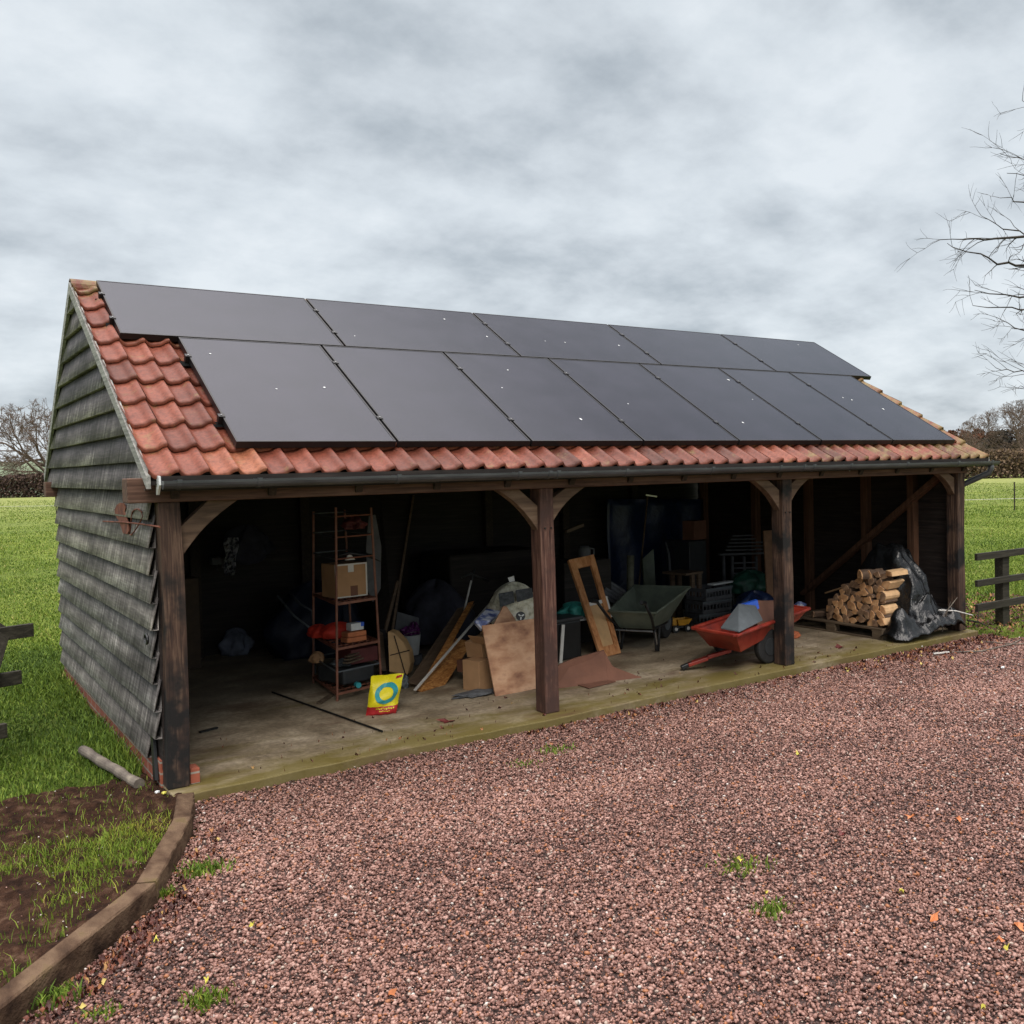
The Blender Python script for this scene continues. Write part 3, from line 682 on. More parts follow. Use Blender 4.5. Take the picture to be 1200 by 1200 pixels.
# ------------------------------------------------------------------ solar panels
def panel(x0, x1, s0, s1, label, up):
    c = onroof((x0+x1)/2, (s0+s1)/2, 0); t = thing('solar_panel', label, 'solar panel', c, 'solar panels on the tiled roof')
    fr = .012; FD = -.05; m = MB()
    def slab(a, b, p, q, h0, h1):
        m.add([onroof(x, s, h) for x in (a, b) for s in (p, q) for h in (h0, h1)], [(0, 1, 3, 2), (4, 6, 7, 5), (0, 4, 5, 1), (2, 3, 7, 6), (0, 2, 6, 4), (1, 5, 7, 3)])
    slab(x0, x1, s0, s0+fr, FD, .0); slab(x0, x1, s1-fr, s1, FD, .0); slab(x0, x0+fr, s0+fr, s1-fr, FD, .0); slab(x1-fr, x1, s0+fr, s1-fr, FD, 0)
    m.build('frame', FRAME, t)
    m = MB(); slab(x0+fr, x1-fr, s0+fr, s1-fr, -.03, -.002); m.build('glass', GLASS, t)
    for s_ in ((.38, 1.40) if not up else (s0+.30, s0+.82)):
        m = MB(); slab(x0-.028, x0+.016, s_-.022, s_+.022, -.05, .006); m.build('clamp', FRAME, t)
        m = MB(); m.disc(onroof(x0-.006, s_, .008), (0, -sin(.5194), cos(.5194)), .006, .006, 8); m.build('clamp_bolt', GALV, t)
    r = random.Random(label)
    if r.random() < .8:
        m = MB()
        for _ in range(r.randint(1, 3)):
            a, b = r.uniform(x0+.1, x1-.1), r.uniform(s0+.15, s1-.15); q = r.uniform(.006, .014); nn = 8
            m.add([onroof(a+q*cos(2*pi*k/nn)*r.uniform(.6, 1.3), b+q*1.3*sin(2*pi*k/nn)*r.uniform(.6, 1.3), .001) for k in range(nn)], [tuple(range(nn))])
        m.build('bird_dropping', WHITE, t)
A_, B_, G_ = 1.763, 1.1334, .02
ordn = ['first', 'second', 'third', 'fourth', 'fifth', 'sixth', 'seventh']
for i in range(7):
    x0 = .5223+i*(B_+G_)
    lab = {0: 'upright dark solar panel at the left end of the lower row', 6: 'upright dark solar panel at the right end of the lower row'}.get(i, f'upright dark solar panel, {ordn[i]} from the left in the lower row of seven')
    panel(x0, x0+B_, 0, A_, lab, False)
for i in range(5):
    x0 = .1114+i*(A_+G_)
    lab = {0: 'sideways dark solar panel at the left end of the upper row', 4: 'sideways dark solar panel at the right end of the upper row'}.get(i, f'sideways dark solar panel, {ordn[i]} from the left in the upper row of five')
    panel(x0, x0+A_, A_+.0193, A_+.0193+B_, lab, True)

# ------------------------------------------------------------------ grass, soil bed, weeds
def blades(name, P, hgt, wid, mat, tcv, parent=None, loc=(0, 0, 0), lean=.5):
    n_ = len(P); a = rng.uniform(0, 2*pi, n_); la = rng.uniform(0, 2*pi, n_); ln = rng.uniform(.1, 1, n_)*lean
    d = np.stack([np.cos(a), np.sin(a), a*0], -1)*(wid/2)[:, None]
    L = np.stack([np.cos(la)*ln, np.sin(la)*ln, la*0], -1)*hgt[:, None]; up = np.array([0, 0, 1.])
    mid = P+L*.35+up*(hgt*.6)[:, None]; tip = P+L+up*(hgt*rng.uniform(.8, 1, n_))[:, None]
    V = np.stack([P-d, P+d, mid-d*.8, mid+d*.8, tip], 1).reshape(-1, 3); k = np.arange(n_)*5
    F = np.concatenate([np.stack([k, k+1, k+3], -1), np.stack([k, k+3, k+2], -1), np.stack([k+2, k+3, k+4], -1)])
    return np_mesh(name, V, F, mat, {'tc': ('FACE', np.tile(tcv, 3))}, parent, loc)
def in_bed(x, y): return (x < left_x(np.minimum(y, .3))-.08) & (y < .62+.10*np.sin(3*x)) & (x < .03)
def field_samples(N, xr, yr):
    x = rng.uniform(*xr, N); y = rng.uniform(*yr, N); u, v = pj(np.stack([x, y, np.zeros(N)], -1))
    d = np.hypot(x-CX, y-CY)
    ok = (u > -260) & (u < 1330) & (v < 1400) & ~((x > -.02) & (x < 8.62) & (y > -.15) & (y < 4.75)) & ~in_gravel(x, y) & ~in_bed(x, y)
    ok &= ~((x > 2.5) & (x < 8.6) & (y > 4.6) & (y < 30))
    return x[ok], y[ok], d[ok]
xs, ys, ds = [], [], []
for N, xr, yr in ((210000, (-6, -.0), (.1, 7)), (40000, (-.3, 2.5), (4.5, 8)), (60000, (8.6, 14), (-2.5, 6))):
    a, b, c = field_samples(N, xr, yr); xs.append(a); ys.append(b); ds.append(c)
for N, ua, ub, va, vb in ((95000, -260, 110, 583, 760), (60000, 1110, 1330, 566, 690)):
    uu_ = rng.uniform(ua, ub, N); vv_ = va+(vb-va)*rng.random(N)**1.25; dd = FW[None]+RT[None]*((uu_-600-PX)/FOC)[:, None]-UP[None]*((vv_-600-PY)/FOC)[:, None]
    tt = (-.03-CZ)/dd[:, 2]; xx = CX+dd[:, 0]*tt; yy = CY+dd[:, 1]*tt; dd_ = np.hypot(xx-CX, yy-CY)
    ok = (dd_ < 105) & ~((xx > -.05) & (xx < 8.65) & (yy < 4.8)) & ((yy > 6.8) | (xx > 14)); xs.append(xx[ok]); ys.append(yy[ok]); ds.append(dd_[ok])
x, y, d = map(np.concatenate, (xs, ys, ds))
pn = fbm(x, y, .7, 4, 41); h = (.016+.036*rng.random(len(x))**2)*(.5+1.0*pn)*(1+np.clip(d-9, 0, 30)*.015)
near_wall = np.exp(-np.abs(x+.06)/.10)*(y < 4.7); h = h*(1+1.6*near_wall)
h = h*np.where((x > 8.5) & (y < 3), 1.5, 1)
wd = .003+.0006*d
tcv = np.clip(.44-.06*(d < 9.5)+.75*(fbm(x, y, .35, 5, 43)-.5)+rng.normal(0, .20, len(x))+np.where((x > 8.6) & (y < 1.5), .22, 0), 0, 1)
tag(blades('grass', np.stack([x, y, field_z(x, y)-.004], -1), h, wd, BLADE, tcv, lean=.9), kind='stuff')

# sleepers edging the drive
SP = EX.copy()
def offs(P, w_):   # inner edge
    out = []
    for i in range(len(P)):
        a, b = P[max(i-1, 0)], P[min(i+1, len(P)-1)]; t = (b-a)/np.linalg.norm(b-a); nrm = np.array([-t[1], t[0]]); out.append(P[i]-nrm*w_)
    return np.array(out)
SI = offs(SP, .10)
if SI[2, 0] > SP[2, 0]: SI = offs(SP, -.10)
labs = ['short weathered timber sleeper against the corner post edging the gravel', 'middle weathered timber sleeper between the corner post piece and the long near one', 'long weathered timber sleeper running out of the bottom left corner']
for (i0, i1), lab in zip(((0, 1), (1, 2), (2, 5)), labs):
    a, b = SP[i0], SP[i1]; c, d_ = SI[i1], SI[i0]; n_ = 16
    t = (b-a)/np.linalg.norm(b-a); a = a+t*.006; d_ = d_+t*.006
    vs = []
    for k in range(n_+1):
        q = k/n_; p0, p1 = a+(b-a)*q, d_+(c-d_)*q; zt = .03+random.uniform(-.003, .003); j = random.uniform(-.005, .005)
        vs += [(p0[0]+j, p0[1], -.14), (p0[0]+j, p0[1], zt-.008), (p0[0]*.93+p1[0]*.07, p0[1]*.93+p1[1]*.07, zt), (p1[0]*.93+p0[0]*.07, p1[1]*.93+p0[1]*.07, zt), (p1[0], p1[1], zt-.01+random.uniform(-.004, .003)), (p1[0], p1[1], -.14)]
    fs = [(6*k+s_, 6*k+(s_+1) % 6, 6*k+6+(s_+1) % 6, 6*k+6+s_) for k in range(n_) for s_ in range(6)]+[tuple(range(6)), tuple(range(6*n_, 6*n_+6))]
    ce = (a+b)/2
    o = MB().add(vs, fs).build('timber_sleeper', SLEEP, None, (ce[0], ce[1], -.1)); tag(o, lab, 'sleeper', 'timber sleepers edging the gravel')
# soil bed
gx, gy = np.arange(-2.3, .12, .014), np.arange(-2.5, .80, .014)
X, Y = np.meshgrid(gx, gy, indexing='ij'); nx, ny = X.shape
def soil_z(x, y):
    e = np.clip((.60+.10*np.sin(3*x)-y)*5, -1, 1)
    rid = .5-abs(fbm(x, y, 3.2, 3, 53)-.5)*2
    return -.05+.05*(fbm(x, y, 2.2, 3, 51)-.4)+.10*(fbm(x, y, 6, 5, 52)-.5)+.035*(fbm(x, y, 26, 3, 57)-.5)+.03*rid+np.where(e < 0, e*.08, 0)+.03*np.clip(y+.2, 0, .6)
Z = soil_z(X, Y); V = np.stack([X, Y, Z], -1).reshape(-1, 3); I = np.arange(nx*ny).reshape(nx, ny)
F = np.stack([I[:-1, :-1], I[1:, :-1], I[1:, 1:], I[:-1, 1:]], -1).reshape(-1, 4); c = V[F].mean(1)
keep = (c[:, 0] < left_x(np.minimum(c[:, 1], .3))-.05) & (c[:, 0] < .02+.1*(c[:, 1] < .0))
tag(np_mesh('soil_bed', V, F[keep], SOIL, smooth=False), kind='structure')
x = rng.uniform(-2.4, .0, 130000); y = rng.uniform(-2.5, .62, 130000); pn = fbm(x, y, 1.5, 4, 61)
strip = np.exp(-((y+.10+(x+.5)*-.9)/.22)**2)      # a band of weedy grass along the bed
dens = np.clip((pn-.50)*5, 0, .8)*np.clip((-.30-y)*3, 0, 1)+.08*(pn > .5)
lx = left_x(np.minimum(y, .3))
dens += .75*np.exp(-(((x-(lx-.38))/.16)**2+((y+1.0)/.6)**2))+.9*np.exp(-(((x+.15)/.13)**2+((y+.52)/.17)**2))
keep = in_bed(x, y) & (rng.random(len(x)) < dens*.42) & (x < lx-.13); x, y = x[keep], y[keep]
yel = np.exp(-(((x+.15)/.18)**2+((y+.50)/.2)**2))
tcv = np.clip(.35+.4*(fbm(x, y, 2.2, 3, 62)-.3)+.35*yel+rng.normal(0, .16, len(x)), 0, 1)
h = (.015+.055*rng.random(len(x))**2)*(1-.45*yel)
tag(blades('bed_grass', np.stack([x, y, soil_z(x, y)-.003], -1), h, np.full(len(x), .0042), BLADEY, tcv, lean=.95), kind='stuff')
# small pale stones in the soil
m_ = 260; x = rng.uniform(-1.6, 0, m_); y = rng.uniform(-2, .55, m_); ok = in_bed(x, y) & (x < left_x(np.minimum(y, .3))-.13); x, y = x[ok], y[ok]
tag(scatter_stones('soil_pebbles', np.stack([x, y, soil_z(x, y)+.002], -1), rng.uniform(.002, .007, len(x)), rng.choice([.5, .8, .97, .99], len(x))), kind='stuff')

def weed(px, py, n_, r, hh, lab, mat=BLADE, z=None):
    p = U(px, py, z=GZ); x = p[0]+rng.normal(0, r, n_); y = p[1]+rng.normal(0, r*.8, n_)
    o = blades('weed_tuft', np.stack([x, y, np.full(n_, GZ+.0)], -1), rng.uniform(.4, 1, n_)*hh, rng.uniform(.006, .011, n_), mat, np.clip(rng.normal(.4, .18, n_), 0, 1), None, tuple(p), .9)
    tag(o, lab, 'weed', 'weeds growing through the gravel')
weed(905, 1068, 150, .05, .05, 'dark green round weed tuft alone in the open gravel')
weed(870, 1017, 170, .07, .04, 'broad patchy weed with yellow leaf just above the round tuft', BLADEY)
weed(652, 880, 120, .07, .04, 'small green weed in the gravel below the middle post')
weed(615, 896, 70, .06, .03, 'faint thin weed left of the one below the middle post')
weed(385, 900, 110, .06, .03, 'low green weed at the slab edge between corner and middle posts')
weed(238, 1022, 260, .055, .06, 'bushy green weed on the gravel beside the sleeper joint')
weed(195, 1050, 120, .03, .05, 'pale broad leaved weed tucked under the sleeper joint', BLADEY)
weed(240, 1175, 200, .05, .05, 'bright green weed in the bottom left gravel', BLADEY)
weed(65, 1172, 160, .05, .07, 'grassy tuft at the foot of the long near sleeper')
weed(120, 1190, 60, .04, .04, 'sparse weed at the bottom edge beside the long sleeper', BLADEY)

# fallen leaves: single ones on the gravel, drifts as stuff
def leaf_geo(c, r, yaw, tiltx):
    n_ = 10; pts = []
    for k in range(n_):
        a = 2*pi*k/n_; rr_ = r*(.55+.45*abs(cos(a*2.5)))*(1.3 if k == 0 else 1)
        lx_, ly_ = rr_*cos(a), rr_*.7*sin(a); pts.append((c[0]+lx_*cos(yaw)-ly_*sin(yaw), c[1]+lx_*sin(yaw)+ly_*cos(yaw), c[2]+.012*sin(a*2+yaw)+.01*tiltx*cos(a)+.004))
    return [(c[0], c[1], c[2]+.004)]+pts, [(0, k+1, (k+1) % n_+1) for k in range(n_)]
LO = plain('orange_leaf', (.50, .17, .06), .6, var=.3); LY = plain('yellow_leaf', (.55, .50, .08), .6, var=.25); LR = plain('maroon_leaf', (.12, .02, .018), .6, var=.3)
for (px, py, mt, r, lab) in [(1095, 1074, LO, .035, 'large orange oak leaf lying on the gravel at lower right'), (1193, 1086, LO, .035, 'rust orange leaf at the right edge of the gravel'), (1170, 1102, LO, .022, 'small orange leaf just left of the edge one'), (1067, 957, LO, .03, 'dull red leaf in the upper right gravel'),
    (987, 977, LR, .03, 'dark red leaf in mid gravel right of the patchy weed'), (1123, 960, LO, .026, 'orange brown leaf right of the dull red one'), (458, 1166, LO, .028, 'red orange stone sized leaf at bottom centre'), (296, 1083, LY, .016, 'small yellow leaf on gravel right of the sleeper joint'),
    (183, 1102, LY, .018, 'pale yellow leaf near the long sleeper'), (1056, 1045, LY, .02, 'pale lime leaf above the large oak leaf'), (868, 1008, LY, .018, 'yellow leaf resting on the patchy weed'), (898, 1046, LY, .014, 'little yellow leaf above the round weed tuft'), (1180, 1110, LY, .015, 'lime leaf below the small orange leaf at right'), (935, 883, LY, .02, 'tan yellow leaf in the far gravel'), (242, 1148, LY, .016, 'amber leaf above the bright green weed'), (1152, 1182, LY, .016, 'yellow leaf in the bottom right corner')]:
    p = U(px, py, z=GZ+.016); o = MB().add(*leaf_geo(p, r, random.uniform(0, 6), random.uniform(-1, 1))).build('fallen_leaf', mt, None, tuple(p)); tag(o, lab, 'leaf', 'fallen leaves on the gravel')
def drift(name, pts_, mt=LEAFD):
    Vv, Ff, tv = [], [], []
    for c, r in pts_:
        v_, f_ = leaf_geo(c, r, random.uniform(0, 6), random.uniform(-1.5, 1.5)); k = len(Vv); Vv += v_; Ff += [tuple(i+k for i in q) for q in f_]; tv += [random.random()**1.4]*len(f_)
    tag(np_mesh(name, Vv, Ff, mt, {'tc': ('FACE', tv)}), kind='stuff')
L = []
for _ in range(260):      # along the sleepers
    t = random.random()**1.2; k = random.choice([1, 2, 2, 3, 3]); p = SP[k]+(SP[k+1]-SP[k])*random.random() if k+1 < len(SP) else SP[k]
    x = p[0]+.03+abs(random.gauss(0, .10)); y = p[1]-abs(random.gauss(0, .05)); L.append(((x, y, GZ+.012+random.uniform(0, .01)), random.uniform(.008, .02)))
for _ in range(700):      # by the slab edge, mostly at the far end
    x = random.choice([random.uniform(6, 9.3), random.uniform(6.8, 8.9), random.uniform(2.5, 8)]); y = -.17-abs(random.gauss(0, .09 if x < 6 else .2)); L.append(((x, y, GZ+.018+random.uniform(0, .008)), random.uniform(.012, .026)))
for _ in range(1300):      # under the right hand fence
    x = random.uniform(8.72, 11.5); y = random.gauss(.6, .8)-.1*(x-9); L.append(((x, y, -.01+random.uniform(0, .03)), random.uniform(.014, .035)))
for _ in range(190):      # bits blown onto the slab
    x = random.uniform(.4, 8.4); y = -.1+abs(random.gauss(0, .55)); L.append(((x, y, .003), random.uniform(.002, .006) if random.random() < .8 else random.uniform(.01, .022)))
drift('leaf_litter', L)

# log on the lawn
a, b = U(97, 879, z=.045), U(163, 919, z=.02)
n_ = 10; pts = [a+(b-a)*k/n_+np.array([.004*sin(k*1.3), .004*cos(k*2), 0]) for k in range(n_+1)]
o = MB().tube(pts, [.033+.003*sin(k*2.1) for k in range(n_+1)], 14).build('fallen_branch', BARKG, None, tuple((a+b)/2)); tag(o, 'short grey barked branch lying on the grass beside the brick plinth', 'branch')
# bright flower-like litter at the post foot
for (px, py, mt, lab) in ((192, 929, LY, 'bright yellow leaf at the foot of the blackened corner post'), (184, 928, WHITE, 'small white pebble at the foot of the blackened corner post')):
    p = U(px, py, z=.02); M = MB(); v_, f_ = T[2]; M.add([tuple(q*.018+p) for q in v_], f_); o = M.build('pebble' if mt is WHITE else 'crumpled_leaf', mt, None, tuple(p)); tag(o, lab, 'pebble' if mt is WHITE else 'leaf')
for (px, py, r, lab) in ((714, 833, .028, 'white stone on the gravel just below the slab right of the middle post'), (1175, 782, .03, 'white stone in the gravel near the right edge')):
    p = U(px, py, z=GZ+.02); M = MB(); v_, f_ = T[5]; M.add([tuple(q*r*np.array([1, .8, .6])+p) for q in v_], f_); tag(M.build('pebble', WHITE, None, tuple(p)), lab, 'pebble')

# ------------------------------------------------------------------ fences
f = thing('rail_fence', 'dark three rail timber fence standing in leaf litter beyond the right corner post', 'fence', (9.3, -.03, -.08))
for x in (9.302, 11.1): MB().box(x-.07, x+.07, -.055, .055, -.2, .86).build('post', FENCEW, f, bev=.006)
for z0, z1 in ((.805, .885), (.50, .575), (.212, .297)):
    m = MB(); m.bar((8.637, -.085, (z0+z1)/2), (11.9, -.085, (z0+z1)/2), .04, z1-z0); m.build('rail', FENCEW, f, bev=.004)
e1, e2, e3 = U(38, 731, z=.88), U(24, 786, z=.57), U(7, 848, z=.30); dr = U(0, 736.2, z=.88)-e1; dr = dr/np.linalg.norm(dr)
f = thing('rail_fence', 'dark leaning timber rail fence end at the left edge of the lawn', 'fence', e3+dr*.3+np.array([0, 0, -.35]))
for e in (e1, e2, e3):
    c = e+np.array([0, 0, -.045]); m = MB(); m.bar(c, c+dr*2.4, .045, .10); m.build('rail', FENCEW, f, bev=.004)
vd = (e1-e3)/np.linalg.norm(e1-e3); pb = e1+dr*.19; bk = np.array([-dr[1], dr[0], 0]); bk = bk if bk[1] > 0 else -bk
m = MB(); m.bar(pb+bk*.08-vd*1.15, pb+bk*.08-vd*.02, .12, .10, tuple(bk)); m.build('post', FENCEW, f, bev=.005)
c = e1+bk*.17+np.array([0, 0, -.03])-dr*-.22; m = MB(); m.bar(c, c+dr*2, .04, .08); m.build('back_rail', FENCEW, f)

# electric tape fence across the meadow
def tape(ps, lab, zt=.75):
    f = thing('wire_fence', lab, 'fence', (ps[0][0], ps[0][1], 0))
    for (x, y) in ps: MB().tube([(x, y, -.1), (x, y, 1.05)], .03, 6).build('stake', FENCEW, f)
    for z in (.42,):
        m = MB()
        for a, b in zip(ps, ps[1:]): m.bar((*a, z), (*b, z), .006, .016)
        m.build('tape', WHITEP, f)
q = [U(u, v, z=-.03)[:2] for u, v in ((1060, 602), (1189, 598), (1330, 594), (1500, 590))]; tape([tuple(a) for a in q], 'low tape fence on thin stakes across the right meadow')
q = [U(u, v, z=-.03)[:2] for u, v in ((-120, 604), (66, 602))]; q.append(q[1]+(q[1]-q[0])*1.0); tape([tuple(a) for a in q], 'low tape fence on a thin stake behind the left wall corner')

# ------------------------------------------------------------------ trees
def tree_tubes(segs, n=5):
    """segs: list of (p0,p1,r0,r1) -> arrays"""
    P0 = np.array([s[0] for s in segs]); P1 = np.array([s[1] for s in segs]); r0 = np.array([s[2] for s in segs]); r1 = np.array([s[3] for s in segs])
    d = P1-P0; d /= np.linalg.norm(d, axis=1)[:, None]+1e-9; ref = np.where(np.abs(d[:, 2:]) < .9, [[0, 0, 1.]], [[1., 0, 0]])
    a = np.cross(d, ref); a /= np.linalg.norm(a, axis=1)[:, None]; b = np.cross(d, a); V = []
    for P, r in ((P0, r0), (P1, r1)):
        for k in range(n): t = 2*pi*k/n; V.append(P+a*(r*cos(t))[:, None]+b*(r*sin(t))[:, None])
    V = np.stack(V, 1).reshape(-1, 3); k0 = np.arange(len(segs))[:, None]*2*n
    F = np.concatenate([k0+np.array([[k, (k+1) % n, n+(k+1) % n, n+k]]) for k in range(n)]); return V, F
def grow(p, d, L, r, depth, segs, rs, droop=0, spread=.6, nseg=4, kids=3, minr=.004, shrink=.62):
    p = np.array(p, float); d = np.array(d, float); d /= np.linalg.norm(d); r0 = r
    for k in range(nseg):
        d = d+np.array([rs.gauss(0, .13), rs.gauss(0, .13), rs.gauss(0, .11)-droop]); d /= np.linalg.norm(d)
        p1 = p+d*L/nseg; r1 = r0*(1-.55*(k+1)/nseg); segs.append((p, p1, r, r1)); p, r = p1, r1
        if depth > 0 and k > 0:
            for _ in range(kids if k == nseg-1 else max(1, kids-1)):
                dd = d+np.array([rs.gauss(0, spread), rs.gauss(0, spread), rs.gauss(0, spread*.8)])
                grow(p, dd, L*shrink*rs.uniform(.7, 1.15), max(r*.68, minr), depth-1, segs, rs, droop, spread, nseg, kids, minr, shrink)
# bare tree beyond the right edge of the photo: limbs reach in from the right
rs = random.Random(12); bx, by = U(1500, 640, z=0)[:2]; bd = 13.0
def at_depth(u, v, dep):
    d = FW+RT*(u-600-PX)/FOC-UP*(v-600-PY)/FOC; return CAM+d*dep
base = at_depth(1420, 640, 14.0); base[2] = -.1
tr = thing('bare_tree', 'bare winter tree whose thin branches reach in over the right side of the sky', 'tree', base)
segs = []; top = at_depth(1400, 120, 14.0)
for k in range(8): a, b = base+(top-base)*k/8, base+(top-base)*(k+1)/8; segs.append((a, b, .2-.018*k, .2-.018*(k+1)))
V, F = tree_tubes(segs, 10); np_mesh('trunk', V, F, BARK, None, tr, smooth=True)
segs = []
def limb(pts_, r0, r1, twig=1.0, seed=0):
    """a limb along picked points, with twigs growing off it"""
    q = random.Random(seed); P = [np.array(p) for p in pts_]; m_ = 5; pts2 = []
    for a, b in zip(P, P[1:]):
        for k in range(m_): pts2.append(a+(b-a)*k/m_+np.array([q.gauss(0, .012), q.gauss(0, .03), q.gauss(0, .012)]))
    pts2.append(P[-1]); n_ = len(pts2)-1
    for k in range(n_):
        ra = r0+(r1-r0)*k/n_; rb = r0+(r1-r0)*(k+1)/n_; segs.append((pts2[k], pts2[k+1], ra, rb)); d = pts2[k+1]-pts2[k]; d /= np.linalg.norm(d)
        for _ in range(1 if q.random() < .8 else 0):
            side = d*.7+np.array([q.gauss(0, .45), q.gauss(0, .45), q.gauss(0, .5)]); grow(pts2[k+1], side, q.uniform(.2, .5)*twig, max(rb*.5, .0035), 1, segs, q, .01, .5, 4, 2, .0028, .6)
trunkp = lambda t: base+(top-base)*t
for i, (t, mid, tip, r0) in enumerate([(.25, (1290, 420), (1168, 372), .03), (.42, (1250, 345), (1142, 340), .03), (.55, (1230, 315), (1110, 285), .035), (.5, (1240, 355), (1140, 358), .024), (.62, (1230, 270), (1102, 281), .035), (.66, (1250, 285), (1150, 253), .026), (.78, (1240, 235), (1172, 232), .026), (.8, (1260, 205), (1180, 203), .02), (.9, (1250, 190), (1172, 180), .014), (.98, (1290, 160), (1198, 118), .010), (.2, (1240, 430), (1167, 431), .018), (.2, (1270, 470), (1196, 452), .014), (.35, (1260, 380), (1185, 385), .022)]):
    limb([trunkp(t), at_depth(*mid, 13.9), at_depth((mid[0]+tip[0])/2, (mid[1]+tip[1])/2+6, 13.6), at_depth(*tip, 13.5)], r0, .004, 1.0, i)
for k in range(2): grow(trunkp(.55+.05*k)+np.array([1.0, 0, 0]), np.array([.6, rs.gauss(0, .5), .5]), 3.0, .05, 2, segs, rs, 0, .5, 4, 3, .006)
V, F = tree_tubes(segs, 4); np_mesh('crown', V, F, BARK, None, tr)
del segs

# far oak on the left
def oak(px, py_base, py_top, dep, halfw, lab, seed, depth=4, leafy=0, leafm=None, kids=3, group='trees beyond the fields', nmain=8):
    q = random.Random(seed); g = at_depth(px, py_base, dep); tp = at_depth(px, py_top, dep); H = tp[2]-g[2]; b = np.array([g[0], g[1], g[2]])
    t = thing('oak_tree', lab, 'tree', b, group); segs = [(b, b+np.array([0, 0, H*.13]), H*.055, H*.045), (b+np.array([0, 0, H*.13]), b+np.array([0, 0, H*.28]), H*.045, H*.04)]
    V, F = tree_tubes(segs, 9); np_mesh('trunk', V, F, BARK, None, t, smooth=True); segs = []
    c = b+np.array([0, 0, H*.25])
    for k in range(nmain):
        a = 2*pi*k/nmain+q.uniform(-.3, .3); el = q.uniform(.12, 1.1) if k % 2 else q.uniform(-.05, .5)
        grow(c+np.array([0, 0, q.uniform(-.08, .1)*H]), (cos(a)*cos(el), sin(a)*cos(el), sin(el)), H*.38*halfw, H*.021, depth, segs, q, -.02, .55, 4, kids, H*.0021, .66)
    for k in range(3): grow(c, (q.gauss(0, .25), q.gauss(0, .25), 1), H*.36, H*.024, depth, segs, q, 0, .5, 4, kids, H*.0016, .66)
    segs = [s for s in segs if s[1][2] < b[2]+H*(1.02-.25*((s[1][0]-b[0])**2+(s[1][1]-b[1])**2)/(H*.7)**2)]
    V, F = tree_tubes(segs, 3); np_mesh('crown', V, F, leafm or BARK, None, t)
TWIG = plain('oak_twig_brown', (.12, .085, .062), .9, var=.4)
oak(64, 585, 468, 122, 1.25, 'spreading bare oak against the sky beyond the left hedge', 21, 5, leafm=TWIG, kids=2, nmain=9)

# distant woods and hedges: leaf clumps spread through a volume
def clumps(N, fn, size, seed):
    r = np.random.default_rng(seed); P = fn(r, N); N = len(P); a = r.normal(size=(N, 3)); a /= np.linalg.norm(a, axis=1)[:, None]; b = np.cross(a, r.normal(size=(N, 3))); b /= np.linalg.norm(b, axis=1)[:, None]
    s = size*r.uniform(.5, 1.4, N)[:, None]; V = np.stack([P-a*s, P+b*s*.6, P+a*s, P-b*s*.6], 1).reshape(-1, 3); return V, np.arange(4*N).reshape(N, 4), np.repeat(r.random(N), 1)
def fol(name, stops): return attr_mat(name, 'tc', stops, .9, .1)
HEDB = fol('brown_hedge', [(0, (.035, .025, .022)), (.6, (.075, .05, .042)), (1, (.13, .09, .07))])
HEDT = fol('tan_hedge', [(0, (.07, .055, .04)), (.6, (.14, .10, .07)), (1, (.22, .15, .09))])
WOODR = fol('russet_wood', [(0, (.05, .03, .022)), (.6, (.13, .055, .032)), (1, (.19, .09, .05))])
WOODG = fol('dark_green_wood', [(0, (.014, .022, .014)), (.6, (.035, .048, .03)), (1, (.075, .085, .05))])
WOODB = fol('grey_brown_wood', [(0, (.03, .028, .026)), (.6, (.065, .06, .052)), (1, (.12, .11, .095))])
def hedge(a, b, h, th, N, mat, lab, seed, size=.25):
    a = np.array(a); b = np.array(b); L = np.linalg.norm(b-a); t = (b-a)/L; nn = np.array([-t[1], t[0]])
    def fn(r, N):
        s = r.random(N); top_ = h*(.9+.14*vnoise(s*L, s*0, .4, seed)); z = r.random(N)**.8*top_; w_ = r.normal(0, th*.3, N)
        p = a+(b-a)*s[:, None]+nn*w_[:, None]; return np.stack([p[:, 0], p[:, 1], z-.05+field_z(p[:, 0], p[:, 1])], -1)
    V, F, tv = clumps(N, fn, size, seed); o = np_mesh('hedge', V, F, mat, {'tc': ('FACE', tv)}, None, (float(a[0]), float(a[1]), 0)); tag(o, lab, 'hedge')
hedge(U(-420, 592.5, z=0)[:2], U(330, 576, z=0)[:2], 2.55, 2, 60000, HEDB, 'long clipped brown hedge along the far side of the left meadow', 71, .13)
hedge(U(1000, 563.5, z=0)[:2], U(1500, 553, z=0)[:2], 2.9, 3, 50000, HEDT, 'tan and russet hedge along the far side of the right meadow', 72, .13)
